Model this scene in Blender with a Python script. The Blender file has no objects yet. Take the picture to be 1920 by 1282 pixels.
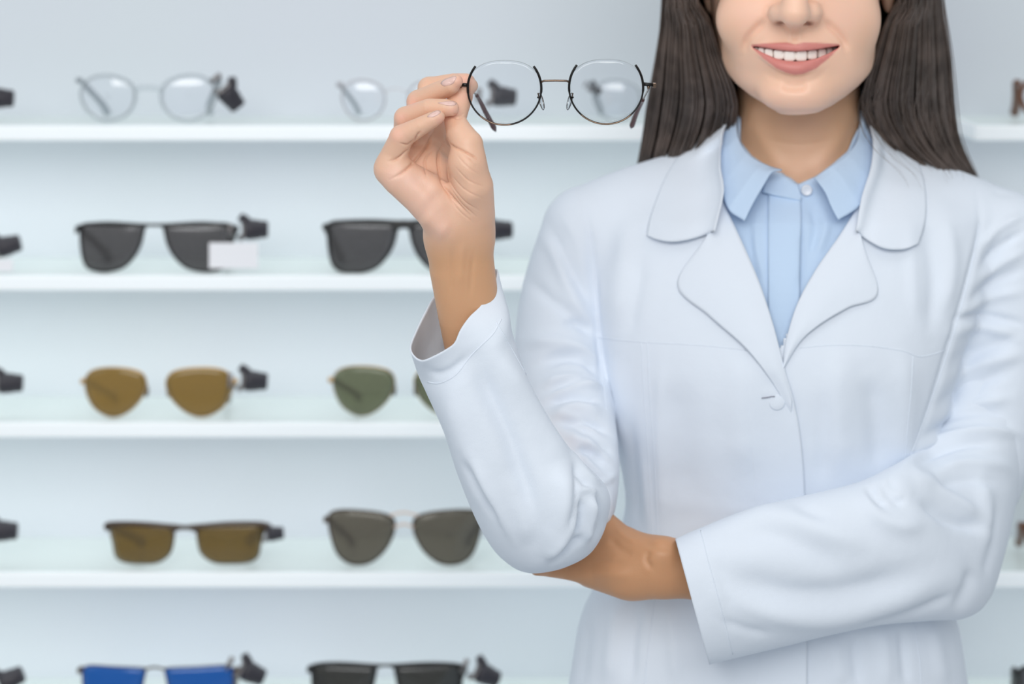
import bpy, math, random
import numpy as np
import openvdb
from mathutils import Vector, Matrix
from mathutils.bvhtree import BVHTree

# ------------------------------------------------------------------ camera, light, exposure
F = 4230.0            # focal length in pixels of the 1920 px wide frame
CY = -1.8             # camera y
ZC = 1.58             # camera height (eye level)
V0 = -80.0            # pixel row of the horizon
scene = bpy.context.scene
cd = bpy.data.cameras.new('camera')
cam = bpy.data.objects.new('camera', cd)
scene.collection.objects.link(cam)
cam.location = (0, CY, ZC)
cam.rotation_euler = (math.pi / 2, 0, 0)
cd.sensor_width = 36.0
cd.lens = F / 1920 * 36
cd.shift_y = -(641 - V0) / 1920
cd.clip_start = 0.05
cd.dof.use_dof = True
cd.dof.focus_distance = 1.585
cd.dof.aperture_fstop = 3.8
scene.camera = cam
scene.view_settings.view_transform = 'Standard'
scene.view_settings.look = 'None'
scene.view_settings.gamma = 1
scene.view_settings.use_curve_mapping = False
scene.view_settings.exposure = 0.04

world = bpy.data.worlds.new('world')
scene.world = world
world.use_nodes = True
wb = world.node_tree.nodes['Background']
wb.inputs[0].default_value = (0.90, 0.96, 1.0, 1)
wb.inputs[1].default_value = 0.40


def area(name, loc, target, sx, sy, power, color=(1, 1, 1)):
    ld = bpy.data.lights.new(name, 'AREA')
    ld.shape = 'RECTANGLE'
    ld.size, ld.size_y, ld.energy, ld.color = sx, sy, power, color
    o = bpy.data.objects.new(name, ld)
    scene.collection.objects.link(o)
    o.location = loc
    d = Vector(target) - Vector(loc)
    o.rotation_euler = d.to_track_quat('-Z', 'Y').to_euler()
    return o


area('ceiling_light_panel', (-0.1, -2.6, 2.55), (0.2, 0.1, 1.35), 2.2, 1.3, 44, (1, 0.985, 0.96))
area('ceiling_light_panel_side', (-1.9, -1.2, 2.5), (0.1, 0.0, 1.2), 1.2, 1.0, 5, (0.95, 0.98, 1.0))
area('ceiling_light_panel_rear', (0.5, -0.4, 2.75), (0.3, 0.1, 1.2), 2.4, 0.5, 4, (0.93, 0.97, 1.0))

# ------------------------------------------------------------------ helpers
rng = np.random.default_rng(7)
random.seed(7)
S = F / 1.8


def P(px, py, d):
    return Vector(((px - 960) * d / F, CY + d, ZC - (py - V0) * d / F))


def Pa(px, py, d):
    px, py, d = np.asarray(px, float), np.asarray(py, float), np.asarray(d, float)
    return np.stack([(px - 960) * d / F, CY + d, ZC - (py - V0) * d / F], -1)


def proj(V):
    d = V[:, 1] - CY
    return 960 + V[:, 0] * F / d, V0 + (ZC - V[:, 2]) * F / d


def link(o, parent=None):
    scene.collection.objects.link(o)
    if parent is not None:
        o.parent = parent
    return o


def tag(o, label=None, cat=None, group=None, kind=None):
    if label: o['label'] = label
    if cat: o['category'] = cat
    if group: o['group'] = group
    if kind: o['kind'] = kind
    return o


def empty(name, loc, label, cat, group=None):
    o = bpy.data.objects.new(name, None)
    link(o)
    o.location = loc
    o.empty_display_size = 0.02
    return tag(o, label, cat, group)


def mesh_obj(name, V, Fc, mat, parent=None, smooth=True, origin=None):
    me = bpy.data.meshes.new(name)
    V = np.asarray(V, float)
    a = parent
    while a is not None:
        V = V - np.array(a.location)
        a = a.parent
    me.from_pydata(V.tolist(), [], Fc.tolist() if hasattr(Fc, 'tolist') else Fc)
    if smooth:
        me.polygons.foreach_set('use_smooth', np.ones(len(me.polygons), bool))
    me.materials.append(mat)
    me.update()
    o = bpy.data.objects.new(name, me)
    return link(o, parent)


def solidify(o, t, offset=1.0):
    m = o.modifiers.new('thickness', 'SOLIDIFY')
    m.thickness = t
    m.offset = offset
    return o


def catmull(pts, n, closed=False):
    pts = np.asarray(pts, float)
    m = len(pts)
    if m == 2 and not closed:
        return pts[0] + (pts[1] - pts[0]) * np.linspace(0, 1, n)[:, None]
    if closed:
        t = np.linspace(0, m, n, endpoint=False)
        i = np.floor(t).astype(int)
        f = (t - i)[:, None]
        g = lambda k: pts[(i + k) % m]
    else:
        t = np.linspace(0, m - 1, n)
        i = np.minimum(np.floor(t).astype(int), m - 2)
        f = (t - i)[:, None]
        ext = np.vstack([2 * pts[0] - pts[1], pts, 2 * pts[-1] - pts[-2]])
        g = lambda k: ext[i + k + 1]
    p0, p1, p2, p3 = g(-1), g(0), g(1), g(2)
    return 0.5 * (2 * p1 + (p2 - p0) * f + (2 * p0 - 5 * p1 + 4 * p2 - p3) * f ** 2 + (3 * p1 - p0 - 3 * p2 + p3) * f ** 3)


def grid_faces(nu, nv, closed_u=True):
    """vertices laid out as [v][u]"""
    fs = []
    iu = np.arange(nu if closed_u else nu - 1)
    for v in range(nv - 1):
        a = v * nu + iu
        b = v * nu + (iu + 1) % nu
        fs.append(np.stack([a, b, b + nu, a + nu], 1))
    return np.concatenate(fs)


class MB:
    def __init__(s):
        s.V, s.F, s.n = [], [], 0

    def add(s, V, Fc):
        V = np.asarray(V, float)
        s.V.append(V)
        s.F += [[int(i) + s.n for i in f] for f in Fc]
        s.n += len(V)
        return s

    def build(s, name, mat, parent=None, smooth=True):
        return mesh_obj(name, np.vstack(s.V), s.F, mat, parent, smooth)


def tube_geo(path, rad, nu=10, closed=False, flat=1.0, flat_axis=None):
    path = np.asarray(path, float)
    n = len(path)
    rad = np.broadcast_to(np.asarray(rad, float), (n,))
    if closed:
        T = np.roll(path, -1, 0) - np.roll(path, 1, 0)
    else:
        T = np.gradient(path, axis=0)
    T /= np.linalg.norm(T, axis=1)[:, None] + 1e-12
    up = np.array(flat_axis if flat_axis is not None else (0, 1, 0), float)
    if flat_axis is None and abs(T[:, 1]).mean() > 0.8:
        up = np.array((0, 0, 1.0))
    A = np.cross(T, up)
    A /= np.linalg.norm(A, axis=1)[:, None] + 1e-12
    B = np.cross(A, T)
    th = np.linspace(0, 2 * np.pi, nu, endpoint=False)
    V = path[:, None, :] + rad[:, None, None] * (np.cos(th)[None, :, None] * A[:, None, :] + flat * np.sin(th)[None, :, None] * B[:, None, :])
    V = V.reshape(-1, 3)
    Fc = grid_faces(nu, n).tolist()
    if closed:
        for i in range(nu):
            j = (i + 1) % nu
            Fc.append([(n - 1) * nu + i, (n - 1) * nu + j, j, i])
    else:
        Fc.append(list(range(nu))[::-1])
        Fc.append([(n - 1) * nu + i for i in range(nu)])
    return V, Fc


def box_geo(c, s, R=None):
    c, s = np.array(c, float), np.array(s, float) / 2
    V = np.array([[x, y, z] for x in (-1, 1) for y in (-1, 1) for z in (-1, 1)], float) * s
    if R is not None:
        V = V @ np.array(R).T
    return V + c, [[0, 1, 3, 2], [4, 6, 7, 5], [0, 4, 5, 1], [2, 3, 7, 6], [0, 2, 6, 4], [1, 5, 7, 3]]


def bevel(o, w, seg=3):
    m = o.modifiers.new('bevel', 'BEVEL')
    m.width, m.segments = w, seg
    m.limit_method = 'ANGLE'
    m.harden_normals = False
    return o


def lathe_geo(profile, c, axis, nu=20):
    """profile: list of (distance along axis, radius)"""
    ax = np.array(axis, float); ax /= np.linalg.norm(ax)
    t = np.array((0, 0, 1.0)) if abs(ax[2]) < 0.9 else np.array((1.0, 0, 0))
    A = np.cross(ax, t); A /= np.linalg.norm(A)
    B = np.cross(ax, A)
    th = np.linspace(0, 2 * np.pi, nu, endpoint=False)
    V = []
    for s, r in profile:
        V.append(np.array(c) + ax * s + r * (np.cos(th)[:, None] * A + np.sin(th)[:, None] * B))
    V = np.vstack(V)
    n = len(profile)
    Fc = grid_faces(nu, n).tolist() + [list(range(nu))[::-1], [(n - 1) * nu + i for i in range(nu)]]
    return V, Fc


# ------------------------------------------------------------------ materials
def mat(name, color, rough=0.5, metal=0.0, bump=None, var=None, sss=0.0, emit=None, spec=0.5, attr=None, sheen=0.0, trans=0.0):
    m = bpy.data.materials.new(name)
    m.use_nodes = True
    nt = m.node_tree
    b = nt.nodes['Principled BSDF']
    b.inputs['Base Color'].default_value = (*color, 1)
    b.inputs['Roughness'].default_value = rough
    b.inputs['Metallic'].default_value = metal
    b.inputs['Specular IOR Level'].default_value = spec
    if sheen:
        b.inputs['Sheen Weight'].default_value = sheen
    if trans:
        b.inputs['Transmission Weight'].default_value = trans
    tc = nt.nodes.new('ShaderNodeTexCoord')
    col = None
    if attr:
        a = nt.nodes.new('ShaderNodeAttribute')
        a.attribute_name = attr
        col = a.outputs['Color']
    if var:
        scale, amt, c2 = var
        n = nt.nodes.new('ShaderNodeTexNoise')
        n.inputs['Scale'].default_value = scale
        n.inputs['Detail'].default_value = 4
        nt.links.new(tc.outputs['Object'], n.inputs['Vector'])
        r = nt.nodes.new('ShaderNodeMapRange')
        r.inputs['From Min'].default_value = 0.35
        r.inputs['From Max'].default_value = 0.65
        r.inputs['To Max'].default_value = amt
        nt.links.new(n.outputs['Fac'], r.inputs['Value'])
        mx = nt.nodes.new('ShaderNodeMix')
        mx.data_type = 'RGBA'
        nt.links.new(r.outputs['Result'], mx.inputs['Factor'])
        if col is not None:
            nt.links.new(col, mx.inputs[6])
        else:
            mx.inputs[6].default_value = (*color, 1)
        mx.inputs[7].default_value = (*c2, 1)
        col = mx.outputs[2]
    if col is not None:
        nt.links.new(col, b.inputs['Base Color'])
    if bump:
        last = None
        for scale, dist in bump:
            n = nt.nodes.new('ShaderNodeTexNoise')
            n.inputs['Scale'].default_value = scale
            n.inputs['Detail'].default_value = 3
            nt.links.new(tc.outputs['Object'], n.inputs['Vector'])
            bp = nt.nodes.new('ShaderNodeBump')
            bp.inputs['Strength'].default_value = 1.0
            bp.inputs['Distance'].default_value = dist
            nt.links.new(n.outputs['Fac'], bp.inputs['Height'])
            if last:
                nt.links.new(last, bp.inputs['Normal'])
            last = bp.outputs['Normal']
        nt.links.new(last, b.inputs['Normal'])
    if sss:
        b.inputs['Subsurface Weight'].default_value = sss
        b.inputs['Subsurface Radius'].default_value = (1.0, 0.4, 0.25)
        b.inputs['Subsurface Scale'].default_value = 0.006
    if emit:
        b.inputs['Emission Color'].default_value = (*emit[0], 1)
        b.inputs['Emission Strength'].default_value = emit[1]
    return m


def lens_mat(name, tint, glossy, solid=None, solid_fac=0.0, rough=0.02):
    """thin tinted lens: a transparent tint, a reflection, and for dark lenses some body colour"""
    m = bpy.data.materials.new(name)
    m.use_nodes = True
    nt = m.node_tree
    for n in list(nt.nodes):
        nt.nodes.remove(n)
    out = nt.nodes.new('ShaderNodeOutputMaterial')
    tr = nt.nodes.new('ShaderNodeBsdfTransparent')
    tr.inputs[0].default_value = (*tint, 1)
    gl = nt.nodes.new('ShaderNodeBsdfGlossy')
    gl.inputs['Color'].default_value = (*glossy, 1)
    gl.inputs['Roughness'].default_value = rough
    fr = nt.nodes.new('ShaderNodeFresnel')
    fr.inputs[0].default_value = 1.5
    mx = nt.nodes.new('ShaderNodeMixShader')
    nt.links.new(fr.outputs[0], mx.inputs[0])
    base = tr.outputs[0]
    if solid:
        df = nt.nodes.new('ShaderNodeBsdfPrincipled')
        df.inputs['Base Color'].default_value = (*solid, 1)
        df.inputs['Roughness'].default_value = 0.15
        m2 = nt.nodes.new('ShaderNodeMixShader')
        m2.inputs[0].default_value = solid_fac
        nt.links.new(tr.outputs[0], m2.inputs[1])
        nt.links.new(df.outputs[0], m2.inputs[2])
        base = m2.outputs[0]
    nt.links.new(base, mx.inputs[1])
    nt.links.new(gl.outputs[0], mx.inputs[2])
    nt.links.new(mx.outputs[0], out.inputs[0])
    return m


M = {}
M['coat'] = mat('white_cotton_coat', (0.775, 0.835, 0.925), 0.85, bump=[(1800, 0.00012), (60, 0.0006)], spec=0.2, sheen=0.1)
M['shirt'] = mat('light_blue_cotton', (0.57, 0.72, 0.92), 0.85, bump=[(2500, 0.0001), (45, 0.0010)], spec=0.2)
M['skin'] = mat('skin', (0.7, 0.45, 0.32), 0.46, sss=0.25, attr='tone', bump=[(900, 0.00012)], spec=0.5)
M['nail'] = mat('pale_pink_nail', (0.80, 0.54, 0.48), 0.18, spec=0.5)
M['teeth'] = mat('tooth_enamel', (0.95, 0.92, 0.86), 0.15, spec=0.6)
M['hair'] = mat('dark_brown_hair', (0.066, 0.046, 0.036), 0.36, spec=0.9, var=(50, 0.8, (0.17, 0.125, 0.105)))
M['hair_in'] = mat('dark_brown_hair_mass', (0.03, 0.02, 0.017), 0.7)
M['eye'] = mat('eye_white', (0.85, 0.83, 0.8), 0.1)
M['iris'] = mat('brown_iris', (0.10, 0.05, 0.02), 0.1)
M['button'] = mat('white_shirt_button', (0.80, 0.84, 0.92), 0.25)
M['trousers'] = mat('dark_trousers', (0.03, 0.035, 0.05), 0.9)
M['shoe'] = mat('black_shoe_leather', (0.02, 0.02, 0.02), 0.35)
M['wall'] = mat('pale_grey_panel', (0.70, 0.76, 0.80), 0.5, var=(2.2, 0.6, (0.71, 0.74, 0.82)))
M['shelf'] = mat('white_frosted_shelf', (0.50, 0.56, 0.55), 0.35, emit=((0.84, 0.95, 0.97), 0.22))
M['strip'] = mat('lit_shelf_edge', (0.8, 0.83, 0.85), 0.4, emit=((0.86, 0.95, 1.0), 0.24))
M['floor'] = mat('pale_floor', (0.6, 0.63, 0.66), 0.4, var=(3, 0.4, (0.55, 0.58, 0.62)))
M['frame_blk'] = mat('black_enamelled_frame_metal', (0.015, 0.014, 0.014), 0.25, metal=0.5)
M['bronze'] = mat('polished_bronze_metal', (0.22, 0.155, 0.115), 0.2, metal=1.0)
M['maroon'] = mat('dark_maroon_acetate', (0.09, 0.035, 0.035), 0.25)
M['clear'] = lens_mat('clear_lens', (0.985, 0.99, 1.0), (1, 1, 1))
M['pad'] = lens_mat('clear_silicone_pad', (0.9, 0.92, 0.94), (1, 1, 1), (0.8, 0.85, 0.88), 0.10)
M['tagblk'] = mat('dark_grey_tag_plastic', (0.035, 0.032, 0.042), 0.45)
M['tagmet'] = mat('dull_clip_metal', (0.30, 0.28, 0.28), 0.35, metal=0.8)
M['card'] = mat('white_price_card', (0.93, 0.93, 0.97), 0.6)

# ------------------------------------------------------------------ implicit modelling (smooth unions, meshed with OpenVDB)
def smin(a, b, k):
    if k <= 0: return np.minimum(a, b)
    h = np.maximum(k - np.abs(a - b), 0) / k
    return np.minimum(a, b) - h * h * k * 0.25


def smax(a, b, k):
    return -smin(-a, -b, k)


def chain(pts, rad, fy=1.0):
    """rounded limb through 3D points with a radius (metres) at each; fy < 1 flattens it in depth"""
    Q = np.array([list(p) for p in pts], float)
    R = np.broadcast_to(np.asarray(rad, float), (len(Q),)).copy()
    Qs = Q.copy(); Qs[:, 1] /= fy
    mn = min(1.0, fy)

    def f(p):
        q = p if fy == 1.0 else p * np.array((1, 1 / fy, 1))
        best = None
        for i in range(len(Qs) - 1):
            a, b = Qs[i], Qs[i + 1]
            ab = b - a
            L = ab @ ab + 1e-12
            w = q - a
            t = np.clip((w @ ab) / L, 0, 1)
            d = np.linalg.norm(w - t[:, None] * ab, axis=1) - (R[i] + (R[i + 1] - R[i]) * t)
            best = d if best is None else np.minimum(best, d)
        return best * mn
    return f


def chain_s(pts, rad, n=14, fy=1.0):
    Q = np.array([list(p) for p in pts], float)
    R = np.asarray(rad, float)
    C = catmull(np.hstack([Q, R[:, None]]), n)
    return chain(C[:, :3], C[:, 3], fy)


def ell(c, r, rot=None):
    c, r = np.array(list(c), float), np.array(r, float)
    Rm = None
    if rot is not None:
        Rm = np.array(Matrix.Rotation(math.radians(rot[1]), 3, rot[0]))

    def f(p):
        q = p - c
        if Rm is not None: q = q @ Rm
        k0 = np.linalg.norm(q / r, axis=1)
        k1 = np.linalg.norm(q / (r * r), axis=1) + 1e-9
        g = k0 * (k0 - 1) / k1
        return np.where(k0 < 0.3, -r.min() * (1 - k0), g)
    return f


def loft_z(st, ex=2.2, lip=0.85):
    """upright form: stations (z, cx, half width, y front, y back)"""
    st = sorted([tuple(s) for s in st])
    A = np.array(st)
    Z = np.linspace(A[0, 0], A[-1, 0], 400)
    idx = np.interp(Z, A[:, 0], np.arange(len(A)))
    from_i = np.minimum(idx.astype(int), len(A) - 2)
    fr = (idx - from_i)[:, None]
    ext = np.vstack([2 * A[0] - A[1], A, 2 * A[-1] - A[-2]])
    p0, p1, p2, p3 = ext[from_i], ext[from_i + 1], ext[from_i + 2], ext[from_i + 3]
    T = 0.5 * (2 * p1 + (p2 - p0) * fr + (2 * p0 - 5 * p1 + 4 * p2 - p3) * fr ** 2 + (3 * p1 - p0 - 3 * p2 + p3) * fr ** 3)

    def f(p):
        z = p[:, 2]
        cx, hw = np.interp(z, Z, T[:, 1]), np.interp(z, Z, T[:, 2])
        yf, yb = np.interp(z, Z, T[:, 3]), np.interp(z, Z, T[:, 4])
        hw = np.maximum(hw, 1e-3)
        hy = np.maximum((yb - yf) / 2, 1e-3)
        cy = (yf + yb) / 2
        n = ((np.abs(p[:, 0] - cx) / hw) ** ex + (np.abs(p[:, 1] - cy) / hy) ** ex) ** (1 / ex)
        d = (n - 1) * np.minimum(hw, hy) * lip
        dz = np.maximum(Z[0] - z, z - Z[-1])
        return np.maximum(d, dz)
    return f


def loft_px(st, d0=1.8, **kw):
    """stations (row, left column, right column, front distance, back distance) read at distance d0"""
    out = []
    for py, xl, xr, df, db in st:
        out.append((ZC - (py - V0) * d0 / F, ((xl + xr) / 2 - 960) * d0 / F, (xr - xl) / 2 * d0 / F, CY + df, CY + db))
    return loft_z(out, **kw)


def sdf_mesh(ops, lo, hi, vox, adapt=0.0, margin=0.003):
    """ops: list of ('u'|'s', f, k); returns vertices, quads"""
    B = 16
    lo = np.floor(np.array(lo) / vox).astype(int)
    hi = np.ceil(np.array(hi) / vox).astype(int)
    nb = (hi - lo) // B + 1
    gx, gy, gz = np.meshgrid(*[np.arange(n) for n in nb], indexing='ij')
    org = np.stack([gx.ravel(), gy.ravel(), gz.ravel()], 1) * B + lo
    cen = (org + B / 2) * vox
    hd = B * vox * math.sqrt(3) / 2 * 1.15
    D = np.stack([f(cen) for _, f, _ in ops], 1)
    tot = None
    for j, (op, _, k) in enumerate(ops):
        d = D[:, j]
        tot = d if tot is None else (smin(tot, d, k) if op == 'u' else smax(tot, -d, k))
    near = np.abs(tot) < hd * 1.3 + margin
    # a crossing can also sit where a thin part or a cut comes near the block
    near |= (np.abs(D).min(1) < hd * 0.9) & (tot < hd * 2.5) & (tot > -hd * 2.5)
    grid = openvdb.FloatGrid(float(B * vox))
    L = np.arange(B)
    lx, ly, lz = np.meshgrid(L, L, L, indexing='ij')
    loc = np.stack([lx.ravel(), ly.ravel(), lz.ravel()], 1)
    acc = grid.getAccessor()
    idx = np.nonzero(near)[0]
    for i in idx:
        p = (org[i] + loc) * vox
        cur = None
        for j, (op, f, k) in enumerate(ops):
            if D[i, j] - hd > k + 0.004:
                continue
            d = f(p)
            if cur is None:
                if op == 's': continue
                cur = d
            else:
                cur = smin(cur, d, k) if op == 'u' else smax(cur, -d, k)
        if cur is None:
            continue
        grid.copyFromArray(cur.reshape(B, B, B).astype(np.float32), ijk=tuple(int(v) for v in org[i]))
    # interior blocks
    for i in np.nonzero(~near & (tot < 0))[0]:
        o = org[i]
        grid.fill(tuple(int(v) for v in o), tuple(int(v) for v in o + B - 1), -float(B * vox), True)
    pts, quads = grid.convertToQuads(0.0)
    V = np.array(pts, float) * vox
    Q = np.array(quads, int)
    # orient outward: sample the sign along the face normal
    a, b, c = V[Q[:200, 0]], V[Q[:200, 1]], V[Q[:200, 2]]
    nn = np.cross(b - a, c - a); nn /= np.linalg.norm(nn, axis=1)[:, None] + 1e-12

    def full(p):
        cur = None
        for op, f, k in ops:
            d = f(p)
            if cur is None:
                cur = d
            else:
                cur = smin(cur, d, k) if op == 'u' else smax(cur, -d, k)
        return cur
    if (full(a + nn * vox) - full(a - nn * vox)).mean() < 0:
        Q = Q[:, ::-1]
    return V, Q


def normals(V, Q):
    Q = np.asarray(Q)
    n = np.cross(V[Q[:, 2]] - V[Q[:, 0]], V[Q[:, 3]] - V[Q[:, 1]])
    N = np.zeros_like(V)
    for k in range(4):
        np.add.at(N, Q[:, k], n)
    return N / (np.linalg.norm(N, axis=1)[:, None] + 1e-15)


def smooth_mesh(V, Q, it=2, lam=0.5):
    Q = np.asarray(Q)
    E = np.vstack([Q[:, [0, 1]], Q[:, [1, 2]], Q[:, [2, 3]], Q[:, [3, 0]]])
    E = np.vstack([E, E[:, ::-1]])
    cnt = np.zeros(len(V)); np.add.at(cnt, E[:, 0], 1)
    for _ in range(it):
        A = np.zeros_like(V)
        np.add.at(A, E[:, 0], V[E[:, 1]])
        V = V + lam * (A / np.maximum(cnt, 1)[:, None] - V)
    return V


def sculpt(V, Q, strokes, front=True, dmin=None, dmax=None, closed_normals=None, soften=0):
    """folds and creases worked into the surface. stroke: (points [(col,row)...], width px, height mm, kind)"""
    N = normals(V, Q) if closed_normals is None else closed_normals
    if soften:
        N = smooth_mesh(N, Q, soften, 0.6)
        N /= np.linalg.norm(N, axis=1)[:, None] + 1e-12
    px, py = proj(V)
    d = V[:, 1] - CY
    if front:
        view = V - np.array((0, CY, ZC))
        view /= np.linalg.norm(view, axis=1)[:, None]
        fac = np.clip((-(N * view).sum(1)) / 0.45, 0, 1)
        fac = fac * fac * (3 - 2 * fac)
    else:
        fac = np.ones(len(V))
    if dmin is not None: fac = fac * (d > dmin)
    if dmax is not None: fac = fac * (d < dmax)
    H = np.zeros(len(V))
    for pts, w, h, kind in strokes:
        pts = np.asarray(pts, float)
        C = catmull(pts, max(2, 8 * (len(pts) - 1))) if len(pts) > 2 else pts
        R = w * (4.5 if kind == 'crease' else 2.8)
        lo, hi = C.min(0) - R, C.max(0) + R
        sel = np.nonzero((px > lo[0]) & (px < hi[0]) & (py > lo[1]) & (py < hi[1]) & (fac > 0))[0]
        if len(sel) == 0: continue
        q = np.stack([px[sel], py[sel]], 1)
        best = np.full(len(sel), 1e9); sg = np.ones(len(sel)); tt = np.zeros(len(sel))
        seg = np.linalg.norm(np.diff(C, axis=0), axis=1)
        cum = np.concatenate([[0], np.cumsum(seg)]); tot = cum[-1]
        for i in range(len(C) - 1):
            a, b = C[i], C[i + 1]
            ab = b - a
            w_ = q - a
            t = np.clip((w_ @ ab) / (ab @ ab + 1e-9), 0, 1)
            dd = w_ - t[:, None] * ab
            dist = np.linalg.norm(dd, axis=1)
            m = dist < best
            best[m] = dist[m]
            sg[m] = np.sign(ab[0] * dd[m, 1] - ab[1] * dd[m, 0])
            tt[m] = (cum[i] + t[m] * seg[i]) / tot
        taper = np.clip(np.minimum(tt, 1 - tt) / 0.28, 0, 1)
        taper = taper * taper * (3 - 2 * taper) * 0.85 + 0.15
        taper *= np.where((tt <= 0) | (tt >= 1), 1.0, 1.0)
        x = best / w
        if kind == 'ridge':
            g = np.exp(-x * x)
        elif kind == 'groove':
            g = -np.exp(-x * x)
        elif kind == 'crease':
            g = -np.exp(-x * 1.3)
        elif kind == 'fold':       # ridge on the left of the stroke, hollow on its right
            g = -(sg * x) * np.exp(-x * x) * 2.3
        elif kind == 'flat':
            g = np.exp(-x ** 4)
        H[sel] += g * taper * h * 0.001
    return V + N * (H * fac)[:, None]


def colour_attr(o, col, name='tone'):
    a = o.data.color_attributes.new(name, 'FLOAT_COLOR', 'POINT')
    c = np.ones((len(o.data.vertices), 4))
    c[:, :3] = col
    a.data.foreach_set('color', c.ravel())


def bvh_of(V, Q):
    return BVHTree.FromPolygons([Vector(v) for v in V], np.asarray(Q).tolist())


CAMP = Vector((0, CY, ZC))


def hit(bvh, px, py, off=0.0, default=1.72):
    """the point of a surface seen at (px, py), lifted off by `off` metres"""
    dr = (P(px, py, 1.0) - CAMP).normalized()
    r = bvh.ray_cast(CAMP, dr)
    if r[0] is None:
        return P(px, py, default)
    return r[0] - dr * off


mm = 0.001


# ------------------------------------------------------------------ the person's body
# --- head and neck
head = [
    ('u', loft_px([(-420, 1440, 1550, 1.76, 1.83), (-380, 1395, 1600, 1.73, 1.88), (-300, 1345, 1650, 1.70, 1.905), (-200, 1325, 1670, 1.688, 1.91),
                   (-100, 1327, 1668, 1.683, 1.905), (0, 1338, 1657, 1.684, 1.885), (60, 1346, 1649, 1.684, 1.865), (110, 1353, 1641, 1.683, 1.845),
                   (132, 1363, 1632, 1.684, 1.83), (156, 1380, 1608, 1.684, 1.81), (177, 1404, 1578, 1.686, 1.785), (192, 1428, 1552, 1.690, 1.765), (201, 1446, 1532, 1.696, 1.750)], d0=1.75, ex=2.05), 0),
    ('u', chain([P(1496, 100, 1.815), P(1496, 210, 1.808), P(1496, 330, 1.815)], [50 * mm, 49.5 * mm, 53 * mm]), 10 * mm),
    ('u', chain([P(1496, 380, 1.83), P(1300, 430, 1.83)], [52 * mm, 40 * mm]), 40 * mm),
    ('u', chain([P(1496, 380, 1.83), P(1692, 430, 1.83)], [52 * mm, 40 * mm]), 40 * mm),
    # chin, cheeks lifted by the smile, muzzle
    ('u', ell(P(1488, 174, 1.703), (25 * mm, 20 * mm, 15.3 * mm)), 8 * mm),
    ('u', ell(P(1400, 36, 1.717), (21 * mm, 19 * mm, 19 * mm)), 24 * mm),
    ('u', ell(P(1586, 37, 1.717), (21 * mm, 19 * mm, 19 * mm)), 24 * mm),
    ('u', ell(P(1491, 92, 1.706), (26 * mm, 26 * mm, 19 * mm)), 14 * mm),
    # nose
    ('u', chain_s([P(1494, -110, 1.682), P(1493, -50, 1.668), P(1491, 0, 1.660), P(1490, 24, 1.658)], [7 * mm, 8 * mm, 9 * mm, 10.5 * mm]), 9 * mm),
    ('u', ell(P(1461, 25, 1.674), (8.6 * mm, 11 * mm, 7.8 * mm)), 11 * mm),
    ('u', ell(P(1519, 25, 1.674), (8.6 * mm, 11 * mm, 7.8 * mm)), 11 * mm),
    ('u', chain([P(1490, 38, 1.665), P(1490, 46, 1.680)], [4.5 * mm, 5 * mm]), 6 * mm),
    ('s', ell(P(1464, 43, 1.668), (4.3 * mm, 9 * mm, 1.9 * mm), ('Y', -14)), 1.5 * mm),
    ('s', ell(P(1515, 44, 1.668), (4.3 * mm, 9 * mm, 1.9 * mm), ('Y', 14)), 1.5 * mm),
    # brows, eye sockets, lids
    ('u', chain_s([P(1395, -165, 1.712), P(1430, -178, 1.698), P(1470, -165, 1.692)], [7 * mm, 7 * mm, 6 * mm]), 12 * mm),
    ('u', chain_s([P(1595, -165, 1.712), P(1560, -178, 1.698), P(1520, -165, 1.692)], [7 * mm, 7 * mm, 6 * mm]), 12 * mm),
    ('s', ell(P(1428, -105, 1.690), (17 * mm, 9 * mm, 11 * mm)), 10 * mm),
    ('s', ell(P(1562, -105, 1.690), (17 * mm, 9 * mm, 11 * mm)), 10 * mm),
    # ears
    ('u', ell(P(1331, -50, 1.79), (7 * mm, 12 * mm, 31 * mm)), 4 * mm),
    ('u', ell(P(1665, -48, 1.79), (7 * mm, 12 * mm, 31 * mm)), 4 * mm),
    ('s', ell(P(1326, -65, 1.777), (4 * mm, 7 * mm, 16 * mm)), 3 * mm),
    ('s', ell(P(1670, -65, 1.777), (4 * mm, 7 * mm, 16 * mm)), 3 * mm),
]


def lipface(px):
    """distance of the lip line: the dental arch curves back to the corners"""
    u = (px - 1491) / 80.0
    return 1.6795 + 0.021 * abs(u) ** 2.2


UP_X = [1408, 1431, 1456, 1475, 1491, 1507, 1530, 1555, 1576]
UP_LO = [86, 89, 93, 95.5, 96.5, 95.5, 93, 89, 85.5]      # lower border of the upper lip
UP_HI = [84, 81.5, 80, 79.5, 83, 79.5, 80, 81.5, 83.5]            # upper border
LO_HI = [87, 99, 110, 114, 115, 114.5, 110, 99, 86.5]              # upper border of the lower lip
LO_LO = [88.5, 110, 129, 137.5, 141, 139, 129, 109, 88]              # lower border

k = 1.75 / F
ups, upr, los, lor = [], [], [], []
for i, x in enumerate(UP_X):
    dd = lipface(x)
    c, h = (UP_HI[i] + UP_LO[i]) / 2, (UP_LO[i] - UP_HI[i]) / 2
    ups.append(P(x, c, dd + h * k * 0.3)); upr.append(max(h, 1.6) * k)
    c, h = (LO_HI[i] + LO_LO[i]) / 2, (LO_LO[i] - LO_HI[i]) / 2
    los.append(P(x, c, dd + 0.001 + h * k * 0.15)); lor.append(max(h * 0.97, 1.5) * k)


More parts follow.
